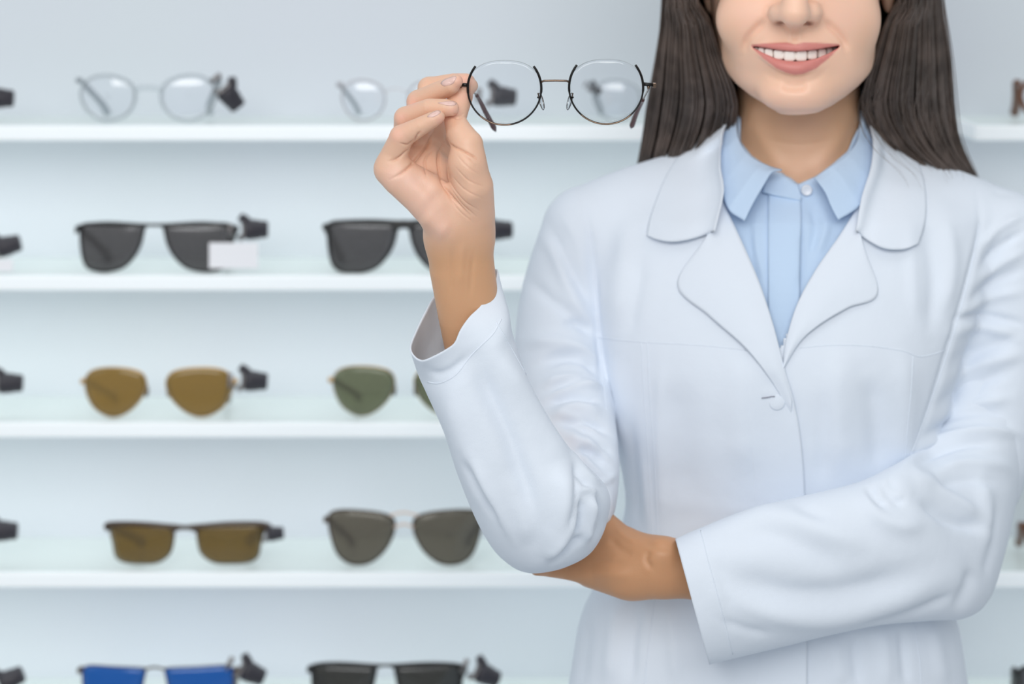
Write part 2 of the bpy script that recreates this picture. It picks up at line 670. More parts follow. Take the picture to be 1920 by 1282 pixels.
def mouth_gap(p):
    d = p[:, 1] - CY
    px, py = 960 + p[:, 0] * F / d, V0 + (ZC - p[:, 2]) * F / d
    up = np.interp(px, UP_X, UP_LO)
    lo = np.interp(px, UP_X, LO_HI)
    s = 1.7 / F
    a = np.maximum(up - py, py - lo) * s
    b = np.maximum(1410 - px, px - 1574) * s
    face = np.array([1.6795]) + 0.021 * np.abs((px - 1491) / 80.0) ** 2.2
    c = (d - face) - 0.020
    return np.maximum(np.maximum(a, b), c)


head += [('s', mouth_gap, 1.2 * mm), ('u', chain_s(ups, upr, 40), 1.8 * mm), ('u', chain_s(los, lor, 40), 2.2 * mm),
         ('s', mouth_gap, 0.5 * mm)]
HV, HQ = sdf_mesh(head, P(1180, 440, 1.64), (0.36, 0.14, ZC + 0.17), 1.15 * mm)
HV = smooth_mesh(HV, HQ, 1, 0.4)
HV = sculpt(HV, HQ, [
    ([(1440, 34), (1420, 52), (1400, 76), (1394, 104)], 7, 3.2, 'groove'),
    ([(1541, 36), (1560, 52), (1582, 76), (1590, 102)], 7, 3.2, 'groove'),
    ([(1460, 159), (1490, 163), (1520, 159)], 10, 3.0, 'groove'),
    ([(1490, 60), (1490, 76)], 5, 0.9, 'groove'), ([(1480, 60), (1481, 76)], 4, 0.5, 'ridge'), ([(1500, 60), (1499, 76)], 4, 0.5, 'ridge'),
    ([(1442, 6), (1435, 26), (1444, 42)], 4.5, 1.2, 'groove'), ([(1538, 6), (1545, 26), (1537, 42)], 4.5, 1.2, 'groove'),
    ([(1420, 118), (1450, 146), (1490, 153), (1530, 147), (1560, 118)], 6, 0.7, 'groove'),
], dmax=1.76)
HV = sculpt(HV, HQ, [
    ([(1410, 215), (1440, 280), (1480, 335)], 16, 2.0, 'ridge'), ([(1590, 215), (1560, 280), (1512, 335)], 16, 2.0, 'ridge'),
    ([(1440, 262), (1500, 270), (1560, 262)], 5, 0.5, 'groove'), ([(1450, 322), (1495, 345), (1540, 322)], 14, 2.0, 'groove'),
], dmin=1.735)

# --- the hand that holds the glasses (palm, wrist and forearm, five fingers)
hand = [
    ('u', chain([P(1000, 930, 1.645), P(905, 700, 1.612), P(880, 590, 1.598), P(866, 500, 1.590), P(862, 445, 1.585)], [24 * mm, 23 * mm, 22 * mm, 23.0 * mm, 22.5 * mm], fy=0.8), 0),
    ('u', chain([P(842, 440, 1.583), P(838, 415, 1.574), P(797, 365, 1.570), P(753, 333, 1.568), P(735, 316, 1.570)], [14.5 * mm, 15 * mm, 16 * mm, 13.5 * mm, 11.5 * mm], fy=0.85), 12 * mm),
    ('u', chain([P(888, 440, 1.585), P(892, 400, 1.576), P(886, 350, 1.566), P(876, 305, 1.562)], [13 * mm, 13.5 * mm, 14.5 * mm, 12.5 * mm]), 9 * mm),
    ('u', chain([P(855, 390, 1.592), P(820, 340, 1.594), P(795, 310, 1.596)], [17 * mm, 17 * mm, 15 * mm]), 9 * mm),
    # thumb
    ('u', chain([P(876, 305, 1.562), P(876, 272, 1.563), P(862, 250, 1.566), P(853, 226, 1.572), P(857, 202, 1.580), P(864, 180, 1.584), P(872, 168, 1.585)], [12 * mm, 11.2 * mm, 9.6 * mm, 7.6 * mm, 8.5 * mm, 8.6 * mm, 6.6 * mm]), 5 * mm),
    # index finger, the furthest back
    ('u', chain([P(835, 320, 1.612), P(818, 262, 1.615), P(804, 165, 1.604)], [12 * mm, 9.5 * mm, 7.6 * mm]), 6 * mm),
    ('u', chain([P(804, 165, 1.604), P(850, 156, 1.596), P(874, 155, 1.590), P(882, 161, 1.588)], [7.6 * mm, 7.0 * mm, 6.6 * mm, 5.4 * mm]), 2 * mm),
    # middle finger
    ('u', chain([P(805, 315, 1.605), P(788, 262, 1.606), P(785, 191, 1.592)], [12 * mm, 9.8 * mm, 8.3 * mm]), 6 * mm),
    ('u', chain([P(785, 191, 1.592), P(827, 169, 1.578), P(846, 160, 1.572), P(855, 152.5, 1.570)], [8.4 * mm, 6.8 * mm, 6.2 * mm, 4.8 * mm]), 1.5 * mm),
    # ring finger
    ('u', chain([P(770, 315, 1.595), P(762, 270, 1.595), P(760, 222, 1.580)], [12 * mm, 9.5 * mm, 8 * mm]), 6 * mm),
    ('u', chain([P(761, 221, 1.580), P(805, 202.5, 1.568), P(835, 202, 1.563), P(846, 203, 1.562)], [8.0 * mm, 6.7 * mm, 6.2 * mm, 5.5 * mm]), 1.2 * mm),
    # little finger
    ('u', chain([P(735, 316, 1.570), P(740, 288, 1.568), P(753, 257, 1.562)], [11.5 * mm, 9.3 * mm, 8.2 * mm]), 5 * mm),
    ('u', chain([P(753, 256, 1.562), P(790, 236, 1.556), P(810, 225, 1.554), P(821, 219, 1.554)], [8.2 * mm, 6.4 * mm, 5.6 * mm, 4.8 * mm]), 1.5 * mm),
]
RV, RQ = sdf_mesh(hand, P(690, 960, 1.53), (0.05, -0.1, P(800, 120, 1.62).z), 0.65 * mm)
RV = smooth_mesh(RV, RQ, 1, 0.4)
RV = sculpt(RV, RQ, [
    ([(727, 303), (748, 296), (768, 279)], 2.2, 2.38, 'crease'),
    ([(730, 337), (752, 325), (774, 305), (794, 280), (812, 252), (815, 240)], 2.2, 2.89, 'crease'),
    ([(836, 262), (824, 282), (822, 310), (832, 345), (852, 376), (880, 402)], 2.6, 3.23, 'crease'),
    ([(835, 255), (842, 270), (866, 282), (888, 293), (903, 306)], 2.0, 2.55, 'crease'),
    ([(800, 330), (797, 300), (812, 280)], 2.0, 1.87, 'crease'),
    ([(775, 278), (782, 256), (790, 245)], 2.0, 2.04, 'crease'),
    ([(748, 268), (765, 272), (775, 262)], 2.0, 1.70, 'crease'),
    ([(838, 300), (843, 340), (866, 372), (900, 396)], 1.5, 1.19, 'crease'),
    ([(846, 328), (868, 352), (905, 372)], 1.4, 0.94, 'crease'), ([(852, 312), (880, 338), (912, 352)], 1.4, 0.85, 'crease'),
    ([(843, 350), (862, 378), (895, 408)], 1.4, 1.02, 'crease'), ([(836, 358), (858, 392), (888, 418)], 1.4, 0.85, 'crease'),
    ([(862, 285), (882, 300), (898, 318)], 1.3, 0.85, 'crease'), ([(856, 290), (872, 308), (900, 330)], 1.3, 0.68, 'crease'),
    ([(846, 218), (858, 222), (872, 219)], 1.5, 1.19, 'crease'), ([(848, 213), (860, 216), (872, 212)], 1.3, 0.85, 'crease'),
    ([(868, 450), (862, 540)], 7, 0.8, 'ridge'), ([(850, 460), (846, 560)], 5, 0.7, 'groove'), ([(888, 470), (880, 560)], 5, 0.6, 'groove'),
    ([(790, 400), (830, 430), (845, 440)], 16, 2.2, 'ridge'), ([(770, 320), (800, 350), (830, 390)], 14, 1.5, 'groove'),
    ([(870, 300), (885, 350), (880, 395)], 16, 1.5, 'ridge'),
])

# --- the other hand, tucked under the raised elbow
hand2 = [
    ('u', chain([P(1780, 1040, 1.745), P(1500, 1078, 1.69), P(1300, 1068, 1.660), P(1240, 1064, 1.660)], [22 * mm, 23 * mm, 21.5 * mm, 20.5 * mm], fy=0.8), 0),
    ('u', ell(P(1243, 1036, 1.652), (10 * mm, 9 * mm, 9 * mm)), 8 * mm),
    ('u', chain([P(1235, 1064, 1.660), P(1180, 1068, 1.668), P(1120, 1045, 1.690)], [20 * mm, 21 * mm, 20 * mm], fy=0.75), 8 * mm),
    ('u', chain([P(1190, 1075, 1.668), P(1110, 1062, 1.690)], [17 * mm, 14 * mm]), 8 * mm),
    # thumb up the inside of the elbow
    ('u', chain([P(1215, 1040, 1.668), P(1160, 1012, 1.680), P(1128, 975, 1.692), P(1120, 940, 1.700)], [13 * mm, 12 * mm, 9 * mm, 8 * mm]), 8 * mm),
    # fingers wrapped behind the elbow
    ('u', chain([P(1125, 1030, 1.692), P(1060, 1000, 1.700), P(1000, 985, 1.695), P(960, 985, 1.680)], [11 * mm, 9 * mm, 8 * mm, 7 * mm]), 4 * mm),
    ('u', chain([P(1120, 1048, 1.690), P(1055, 1025, 1.700), P(995, 1010, 1.695), P(965, 1008, 1.682)], [11 * mm, 9 * mm, 8 * mm, 7 * mm]), 4 * mm),
    ('u', chain([P(1115, 1062, 1.688), P(1052, 1045, 1.695), P(1005, 1035, 1.690), P(980, 1030, 1.680)], [10.5 * mm, 9 * mm, 8 * mm, 7 * mm]), 4 * mm),
    ('u', chain([P(1108, 1070, 1.680), P(1060, 1064, 1.685), P(1022, 1062, 1.676), P(1008, 1062, 1.668)], [10 * mm, 8.5 * mm, 7 * mm, 6.6 * mm]), 4 * mm),
]
GV, GQ = sdf_mesh(hand2, P(930, 1200, 1.62), (0.40, 0.02, P(1900, 900, 1.7).z), 1.0 * mm)
GV = smooth_mesh(GV, GQ, 1, 0.4)
GV = sculpt(GV, GQ, [
    ([(1265, 1030), (1225, 1022), (1205, 1010)], 8, 1.0, 'groove'), ([(1218, 1028), (1212, 1050), (1225, 1068)], 6, 1.4, 'groove'),
    ([(1150, 985), (1175, 1008), (1200, 1018)], 6, 1.2, 'ridge'), ([(1140, 1005), (1165, 1030), (1190, 1040)], 8, 1.5, 'groove'),
    ([(1075, 1078), (1130, 1075), (1190, 1080)], 12, 1.5, 'ridge'), ([(1095, 1050), (1140, 1052), (1180, 1058)], 8, 0.9, 'groove'),
])

# --- trunk, arms and legs inside the clothes (coarse, all of it covered)
trunk = [
    ('u', loft_px([(340, 1260, 1730, 1.76, 1.86), (400, 1180, 1810, 1.74, 1.875), (520, 1160, 1800, 1.72, 1.875), (650, 1165, 1770, 1.705, 1.872), (760, 1180, 1740, 1.71, 1.865),
                   (900, 1190, 1720, 1.725, 1.86), (1050, 1170, 1730, 1.73, 1.865), (1200, 1130, 1760, 1.725, 1.87), (1400, 1110, 1780, 1.72, 1.88), (1650, 1110, 1780, 1.73, 1.89), (1760, 1180, 1710, 1.76, 1.87)]), 0),
    ('u', chain([P(1496, 380, 1.83), P(1496, 250, 1.815)], [50 * mm, 46 * mm]), 20 * mm),
    ('u', chain([P(1300, 420, 1.82), P(1130, 450, 1.81), P(1068, 700, 1.770), P(1050, 930, 1.69)], [33 * mm, 27 * mm, 18 * mm, 17 * mm]), 15 * mm),
    ('u', chain([P(1050, 930, 1.69), P(905, 700, 1.612)], [17 * mm, 17 * mm]), 10 * mm),
    ('u', chain([P(1692, 420, 1.82), P(1870, 480, 1.81), P(1845, 760, 1.80), P(1800, 1030, 1.76)], [33 * mm, 27 * mm, 23 * mm, 21 * mm]), 15 * mm),
    ('u', chain([P(1800, 1030, 1.76), P(1500, 1080, 1.69)], [21 * mm, 20 * mm]), 10 * mm),
    ('u', chain([P(1330, 1700, 1.81), P(1340, 2700, 1.80), P(1345, 3560, 1.82)], [72 * mm, 48 * mm, 34 * mm]), 30 * mm),
    ('u', chain([P(1660, 1700, 1.81), P(1650, 2700, 1.80), P(1645, 3560, 1.82)], [72 * mm, 48 * mm, 34 * mm]), 30 * mm),
]
TV, TQ = sdf_mesh(trunk, (-0.02, -0.26, 0.03), (0.45, 0.14, 1.47), 4 * mm)

BV = np.vstack([HV, RV, GV, TV])
BQ = np.vstack([HQ, RQ + len(HV), GQ + len(HV) + len(RV), TQ + len(HV) + len(RV) + len(GV)])
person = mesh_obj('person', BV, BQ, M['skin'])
tag(person, 'woman in a white lab coat holding up round glasses, arms loosely folded, smiling', 'person')

# skin tone: paler face and palm, warmer forearms, pink lips and fingertips
px, py = proj(BV)
dd = BV[:, 1] - CY
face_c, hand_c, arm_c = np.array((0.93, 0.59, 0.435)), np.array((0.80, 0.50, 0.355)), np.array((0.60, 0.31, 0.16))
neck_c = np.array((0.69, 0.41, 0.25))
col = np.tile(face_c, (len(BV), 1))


def blend(mask, c):
    global col
    col = col * (1 - mask[:, None]) + np.asarray(c) * mask[:, None]


ih = np.arange(len(BV))
isH = ih < len(HV)
isR = (ih >= len(HV)) & (ih < len(HV) + len(RV))
isG = (ih >= len(HV) + len(RV)) & (ih < len(HV) + len(RV) + len(GV))
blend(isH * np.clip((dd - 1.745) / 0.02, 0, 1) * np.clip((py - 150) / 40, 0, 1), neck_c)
blend(isR * 1.0, hand_c)
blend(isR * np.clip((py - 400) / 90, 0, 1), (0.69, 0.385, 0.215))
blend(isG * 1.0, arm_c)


def spot(cx, cy, rx, ry, amt, c, m):
    g = np.exp(-(((px - cx) / rx) ** 2 + ((py - cy) / ry) ** 2))
    blend(m * g * amt, c)


pink = (0.86, 0.50, 0.42)
for c_ in [(795, 385, 40, 45), (735, 330, 22, 20), (825, 430, 22, 22), (770, 340, 25, 22)]:
    spot(*c_, 0.55, (0.90, 0.58, 0.48), isR)
for c_ in [(860, 152, 18, 14), (852, 208, 14, 12), (825, 224, 12, 10), (745, 252, 14, 14), (752, 222, 12, 12), (772, 190, 12, 12), (875, 150, 14, 12), (870, 180, 14, 12)]:
    spot(*c_, 0.5, (0.88, 0.47, 0.38), isR)
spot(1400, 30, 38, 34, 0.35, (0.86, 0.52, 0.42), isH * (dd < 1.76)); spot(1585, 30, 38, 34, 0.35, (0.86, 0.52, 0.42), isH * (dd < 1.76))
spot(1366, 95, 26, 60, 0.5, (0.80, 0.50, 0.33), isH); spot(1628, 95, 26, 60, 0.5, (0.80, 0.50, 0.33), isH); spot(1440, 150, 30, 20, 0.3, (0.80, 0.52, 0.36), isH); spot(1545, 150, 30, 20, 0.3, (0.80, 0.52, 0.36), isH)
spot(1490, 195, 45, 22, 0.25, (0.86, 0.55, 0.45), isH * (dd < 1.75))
up_hi, up_lo = np.interp(px, UP_X, UP_HI), np.interp(px, UP_X, UP_LO)
lo_hi, lo_lo = np.interp(px, UP_X, LO_HI), np.interp(px, UP_X, LO_LO)
inx = np.clip(np.minimum(px - 1407, 1577 - px) / 4, 0, 1) * isH * (dd < 1.72)
lipm = inx * np.clip((py - up_hi + 1.5) / 3, 0, 1) * np.clip((lo_lo + 1 - py) / 3, 0, 1)
blend(lipm, (0.68, 0.25, 0.22))
spot(1462, 44, 9, 4, 0.9, (0.30, 0.12, 0.08), isH * (dd < 1.69) * (dd > 1.664)); spot(1517, 45, 9, 4, 0.9, (0.30, 0.12, 0.08), isH * (dd < 1.69) * (dd > 1.664))  # nostrils: dark flesh, with the shade of the recess painted into the tone
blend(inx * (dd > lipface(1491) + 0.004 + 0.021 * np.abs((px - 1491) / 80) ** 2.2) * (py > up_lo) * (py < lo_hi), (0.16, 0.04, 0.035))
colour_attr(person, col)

# --- teeth, one upper row
tb = []
TX = [(1491 + s * o, w, h0, h1) for s in (-1, 1) for o, w, h0, h1 in [(10.5, 21, 93, 115), (30, 18.5, 92, 112), (47.5, 16.5, 90, 110), (61, 12.5, 88, 106), (71, 10, 87, 100)]]
for x, w, y0, y1 in TX:
    u = (x - 1491) / 80
    dc = lipface(x) + 0.0058 + 0.003 * abs(u)
    yaw = math.degrees(math.atan(0.9 * u))
    c = P(x, (y0 + y1) / 2, dc)
    tb.append(('u', (lambda c, hx, hz, yaw: (lambda p: (
        lambda q: ((np.abs(q[:, 0] / hx) ** 4 + np.abs(q[:, 1] / 0.0035) ** 4 + np.abs(q[:, 2] / hz) ** 4) ** 0.25 - 1) * min(hx, 0.0035)
    )((p - np.array(c)) @ np.array(Matrix.Rotation(math.radians(yaw), 3, 'Z')))))(c, w / 2 * 1.68 / F * 1.06, (y1 - y0) / 2 * 1.68 / F, yaw), 0.25 * mm))
tv, tq = sdf_mesh(tb, P(1400, 130, 1.66), P(1585, 75, 1.74), 0.45 * mm)
mesh_obj('teeth', smooth_mesh(tv, tq, 1, 0.3), tq, M['teeth'], person)

# --- eyes (above the frame, but the head is whole)
for ex in (1428, 1562):
    V_, F_ = lathe_geo([(-0.012 * math.cos(a), 0.012 * math.sin(a) + 1e-5) for a in np.linspace(0, math.pi, 14)], P(ex, -104, 1.712), (0, 1, 0), 20)
    e = MB().add(V_, F_).build('eyeball', M['eye'], person)
    V_, F_ = lathe_geo([(-0.0004, 0.00001), (-0.0004, 0.0055), (0.0006, 0.006)], P(ex, -104, 1.6998), (0, 1, 0), 20)
    MB().add(V_, F_).build('iris', M['iris'], e)

# --- nails on the holding hand
rb = bvh_of(RV, RQ)


def nail(poly, parent, off=0.00035):
    poly = np.array(poly, float)
    c = poly.mean(0)
    C = catmull(poly, 28, closed=True)
    rings = []
    for s in (0.0, 0.35, 0.7, 1.0):
        for q in C:
            x, y = c + (q - c) * s
            lift = off * (1 - 1.35 * s ** 4)
            rings.append(hit(rb, x, y, lift, 1.57))
    V_ = np.array([list(v) for v in rings])
    F_ = grid_faces(28, 4).tolist()
    o = mesh_obj('fingernail', V_, F_, M['nail'], parent)
    solidify(o, 0.0002, 0)
    return o


nail([(826, 156), (834, 149), (848, 144), (854, 142.5), (856, 146), (852, 154), (846, 159), (833, 162)], person)
nail([(821, 193), (833, 190.5), (847, 189.5), (854, 191), (856, 194), (852, 198), (838, 198), (826, 195)], person)
nail([(801, 219), (810, 211), (820, 207), (825, 208), (826, 211), (822, 215), (811, 220)], person)

# ------------------------------------------------------------------ the coat
coat_ops = [
    ('u', loft_px([(300, 1300, 1690, 1.765, 1.875), (345, 1180, 1812, 1.742, 1.892), (400, 1110, 1868, 1.718, 1.902), (520, 1098, 1848, 1.694, 1.900), (650, 1120, 1795, 1.679, 1.895),
                   (760, 1136, 1765, 1.684, 1.885), (900, 1168, 1732, 1.698, 1.880), (970, 1168, 1738, 1.702, 1.880), (1050, 1138, 1755, 1.703, 1.885), (1160, 1088, 1790, 1.698, 1.892), (1282, 1066, 1812, 1.694, 1.900),
                   (1500, 1030, 1850, 1.690, 1.908), (1800, 1000, 1880, 1.688, 1.915), (2100, 985, 1895, 1.686, 1.920)], ex=2.3), 0),
    # shoulders
    ('u', chain_s([P(1425, 305, 1.822), P(1320, 360, 1.815), P(1200, 398, 1.806), P(1105, 432, 1.800)], [38 * mm, 38 * mm, 37.5 * mm, 36 * mm], 10), 18 * mm),
    ('u', chain_s([P(1570, 305, 1.822), P(1670, 365, 1.815), P(1790, 412, 1.806), P(1878, 450, 1.800)], [38 * mm, 38 * mm, 37.5 * mm, 38 * mm], 10), 18 * mm),
    # collar base around the neck
    ('u', chain([P(1496, 250, 1.835), P(1496, 330, 1.835)], [52 * mm, 62 * mm]), 16 * mm),
    # upper sleeve on the raised arm
    ('u', chain_s([P(1100, 436, 1.798), P(1060, 560, 1.788), P(1050, 700, 1.766), P(1066, 830, 1.728), P(1070, 930, 1.700)], [36 * mm, 35.5 * mm, 37 * mm, 38 * mm, 34 * mm], 14), 3.5 * mm),
    ('u', chain_s([P(1085, 800, 1.722), P(1116, 878, 1.700), P(1100, 950, 1.694)], [24 * mm, 17.5 * mm, 18 * mm], 8), 8 * mm),
    # upper sleeve on the folded arm
    ('u', chain_s([P(1882, 452, 1.798), P(1885, 560, 1.794), P(1868, 700, 1.790), P(1830, 850, 1.782), P(1806, 960, 1.772), P(1800, 1010, 1.762)], [38 * mm, 40 * mm, 42 * mm, 43 * mm, 34 * mm, 24 * mm], 16), 9 * mm),
]
CV, CQ = sdf_mesh(coat_ops, (-0.02, -0.18, 0.62), (0.47, 0.16, 1.52), 2.1 * mm)
CV = smooth_mesh(CV, CQ, 2, 0.5)
torso_raw = bvh_of(CV, CQ)

coat_strokes = [
    # armhole seams
    ([(1085, 352), (1104, 430), (1114, 520), (1121, 610), (1128, 700), (1136, 760)], 5, 3.24, 'groove'),
    ([(1830, 350), (1838, 420), (1822, 500), (1797, 590), (1776, 660), (1745, 760), (1708, 850)], 5, 3.24, 'groove'),
    # soft chest drape
    ([(1180, 400), (1165, 520), (1150, 620)], 22, 3.38, 'ridge'), ([(1205, 470), (1190, 560), (1175, 640)], 14, 2.16, 'groove'),
    ([(1735, 400), (1752, 520), (1745, 640)], 16, 3.51, 'groove'), ([(1775, 400), (1785, 500), (1765, 600)], 14, 2.97, 'ridge'),
    ([(1705, 420), (1712, 520), (1716, 610)], 12, 1.89, 'ridge'),
    ([(1150, 660), (1160, 760), (1170, 860)], 18, 3.24, 'ridge'),
    ([(1260, 700), (1270, 800), (1275, 960)], 40, 4.05, 'groove'), ([(1400, 640), (1390, 760), (1400, 900)], 34, 4.05, 'ridge'),
    ([(1620, 700), (1640, 760), (1650, 900)], 22, 4.32, 'groove'), ([(1580, 640), (1570, 740), (1575, 900)], 30, 3.51, 'ridge'),
    ([(1690, 640), (1700, 760), (1690, 900)], 20, 3.24, 'ridge'),
    ([(1240, 660), (1235, 800), (1240, 1000)], 10, 1.89, 'ridge'), ([(1425, 700), (1470, 740), (1490, 800)], 14, 1.62, 'groove'),
    ([(1540, 720), (1545, 820), (1540, 920)], 14, 1.89, 'groove'),
    ([(1180, 780), (1188, 900), (1196, 1000)], 10, 2.70, 'groove'), ([(1205, 850), (1212, 930), (1220, 1000)], 8, 1.62, 'ridge'),
    # skirt of the coat below the arms
    ([(1160, 1120), (1150, 1200), (1140, 1290)], 16, 3.51, 'ridge'), ([(1195, 1120), (1185, 1200), (1180, 1290)], 12, 3.51, 'groove'),
    ([(1250, 1120), (1262, 1200), (1270, 1290)], 14, 2.70, 'ridge'), ([(1100, 1150), (1095, 1220), (1085, 1290)], 14, 2.70, 'groove'),
    ([(1560, 1190), (1570, 1240), (1575, 1290)], 16, 2.70, 'ridge'), ([(1600, 1180), (1605, 1240), (1610, 1290)], 10, 2.97, 'groove'),
    ([(1650, 1170), (1660, 1230), (1665, 1290)], 14, 2.70, 'ridge'), ([(1690, 1170), (1695, 1230), (1700, 1290)], 9, 3.24, 'groove'),
    ([(1745, 1160), (1760, 1230), (1770, 1290)], 14, 2.70, 'ridge'),
    # raised arm, upper sleeve: folds gathering towards the elbow
    ([(1010, 440), (1040, 470), (1075, 560), (1110, 610)], 13, 4.05, 'ridge'), ([(1030, 420), (1065, 500), (1108, 570)], 9, 3.51, 'groove'),
    ([(985, 520), (1030, 560), (1080, 600), (1118, 640)], 11, 3.51, 'groove'),
    ([(980, 640), (1030, 640), (1080, 650), (1125, 690)], 13, 4.59, 'ridge'), ([(1010, 690), (1060, 672), (1100, 680), (1130, 712)], 7, 5.40, 'groove'),
    ([(1010, 720), (1070, 710), (1130, 730)], 11, 4.86, 'ridge'), ([(1020, 760), (1075, 745), (1134, 752)], 6, 5.40, 'groove'),
    ([(1030, 785), (1080, 762), (1134, 778)], 10, 4.59, 'ridge'), ([(1050, 790), (1090, 790), (1120, 800), (1145, 815)], 6, 6.08, 'groove'),
    ([(1060, 810), (1095, 830), (1130, 850)], 10, 5.40, 'ridge'), ([(1075, 850), (1105, 845), (1140, 868)], 6, 6.08, 'groove'),
    ([(1050, 400), (1080, 450), (1100, 530)], 9, 2.03, 'ridge'),
    ([(1040, 777), (1080, 785), (1110, 805), (1137, 822)], 5, 3.4, 'ridge'), ([(1050, 795), (1085, 803), (1105, 822)], 5, 3.0, 'groove'),
    ([(1097, 805), (1105, 835), (1125, 852), (1150, 867)], 4.5, 3.2, 'ridge'), ([(1115, 828), (1135, 842), (1148, 850)], 4, 3.0, 'groove'),
    ([(1075, 830), (1100, 860), (1125, 888), (1148, 893)], 4.5, 3.4, 'ridge'), ([(1090, 838), (1112, 862), (1135, 878)], 4, 3.2, 'groove'),
    ([(1110, 915), (1135, 902), (1157, 887)], 4.5, 3.0, 'ridge'), ([(1085, 870), (1100, 892), (1112, 905)], 4.5, 3.2, 'groove'),
    ([(1130, 925), (1130, 960), (1115, 1000)], 5, 3.0, 'groove'), ([(1143, 915), (1142, 955), (1130, 995)], 6, 2.5, 'ridge'),
    ([(1022, 745), (1085, 726), (1134, 726)], 5, 3.4, 'ridge'), ([(1020, 735), (1080, 712), (1128, 712)], 5, 3.0, 'groove'),
    ([(1002, 684), (1045, 665), (1090, 664), (1120, 684)], 6, 4.2, 'groove'), ([(1050, 612), (1085, 606), (1118, 624)], 8, 4.2, 'groove'),
    # folded arm, upper sleeve
    ([(1835, 470), (1870, 430), (1925, 400)], 8, 4.05, 'ridge'), ([(1838, 500), (1875, 462), (1925, 430)], 6, 4.59, 'groove'),
    ([(1828, 530), (1875, 495), (1925, 470)], 8, 4.05, 'ridge'), ([(1815, 570), (1860, 530), (1925, 500)], 7, 3.51, 'groove'),
    ([(1800, 590), (1850, 560), (1925, 545)], 9, 3.24, 'ridge'),
    ([(1785, 600), (1830, 592), (1880, 598), (1930, 610)], 5, 4.32, 'groove'), ([(1782, 625), (1840, 612), (1925, 640)], 11, 4.32, 'ridge'),
    ([(1780, 680), (1830, 660), (1925, 620)], 11, 3.51, 'groove'), ([(1770, 720), (1820, 690), (1925, 660)], 12, 4.32, 'ridge'),
    ([(1755, 760), (1820, 725), (1900, 690)], 10, 4.05, 'groove'), ([(1745, 790), (1810, 760), (1900, 745)], 11, 4.59, 'ridge'),
    ([(1735, 815), (1800, 790), (1870, 775)], 7, 4.32, 'groove'), ([(1705, 850), (1780, 812), (1850, 800), (1925, 815)], 9, 5.67, 'ridge'),
    ([(1735, 850), (1790, 828), (1850, 818)], 6, 4.59, 'groove'),
]
CV = smooth_mesh(sculpt(CV, CQ, coat_strokes, soften=12), CQ, 2, 0.5)
coat_bvh = bvh_of(CV, CQ)
CN = normals(CV, CQ)

# cut the neck opening and the V of the front
px, py = proj(CV)
VEE = [(1340, 120), (1343, 215), (1344, 300), (1358, 400), (1386, 470), (1422, 560), (1459, 652), (1488, 600), (1536, 520), (1582, 450), (1620, 392), (1636, 300), (1642, 215), (1650, 120)]


def inside(px, py, poly):
    poly = np.array(poly, float)
    r = np.zeros(len(px), bool)
    j = len(poly) - 1
    for i in range(len(poly)):
        xi, yi = poly[i]; xj, yj = poly[j]
        c = ((yi > py) != (yj > py)) & (px < (xj - xi) * (py - yi) / (yj - yi + 1e-9) + xi)
        r ^= c
        j = i
    return r


nc = P(1496, 250, 1.815)
cut = inside(px, py, VEE) & (CV[:, 1] < 0.0)
cut |= (np.hypot(CV[:, 0] - nc.x, CV[:, 1] - nc.y) < 0.063) & (CV[:, 2] > 1.39)
cut |= (CV[:, 2] < 0.66)
keep = ~cut[CQ].any(1)
coat = mesh_obj('lab_coat', CV, CQ[keep], M['coat'], person)
solidify(coat, 0.0012, -1)


def patch(name, inner, outer, material, parent, offi=0.001, offo=0.003, nu=60, nv=22, bulge=0.0, thick=0.0010, bvh=None, curl=1.5, start=None, end=None, relax=6, ripple=None):
    """a leaf of cloth lofted between two edges (and, if given, curved end edges). points are (col, row[, distance]);
    the leaf rests on the garment or floats at the given distance, whichever is nearer"""
    bvh = bvh or coat_bvh

    def curve(pts, n):
        xy = catmull(np.array([p[:2] for p in pts], float), n)
        dz = np.interp(np.linspace(0, len(pts) - 1, n), np.arange(len(pts)), [p[2] if len(p) > 2 else 9.0 for p in pts])
        return xy, dz
    a, da = curve(inner, nu)
    b, db = curve(outer, nu)
    vv = np.linspace(0, 1, nv)
    ce = curve(end, nv)[0] - (a[-1] + (b[-1] - a[-1]) * vv[:, None]) if end else np.zeros((nv, 2))
    cs = curve(start, nv)[0] - (a[0] + (b[0] - a[0]) * vv[:, None]) if start else np.zeros((nv, 2))
    W = np.zeros((nv, nu, 3))
    for j in range(nv):
        v = vv[j]
        for i in range(nu):
            u = i / (nu - 1)
            x, y = a[i] * (1 - v) + b[i] * v + ce[j] * u ** 2 + cs[j] * (1 - u) ** 2
            off = offi + (offo - offi) * v ** curl + bulge * math.sin(math.pi * v)
            if ripple: off += ripple(u, v)
            d = da[i] * (1 - v) + db[i] * v
            p = hit(bvh, x, y, off, 9.0)
            if d < p.y - CY:
                p = P(x, y, d)
            W[j, i] = p
    for _ in range(relax):
        W[1:-1, 1:-1, 1] = np.minimum(W[1:-1, 1:-1, 1], (W[:-2, 1:-1, 1] + W[2:, 1:-1, 1] + W[1:-1, :-2, 1] + W[1:-1, 2:, 1]) / 4)
    o = mesh_obj(name, W.reshape(-1, 3), grid_faces(nu, nv, False), material, parent)
    solidify(o, thick, 0)
    return o


def seam(pts, bvh, parent, material, r=0.0005, name='seam', n=60, sink=0.2):
    C = catmull(pts, n)
    W = [hit(bvh, x, y, -r * sink, 9.0) for x, y in C]
    W = np.array([list(w) for w in W if w.y < 3])
    V_, F_ = tube_geo(W, r, 6)
    return MB().add(V_, F_).build(name, material, parent)


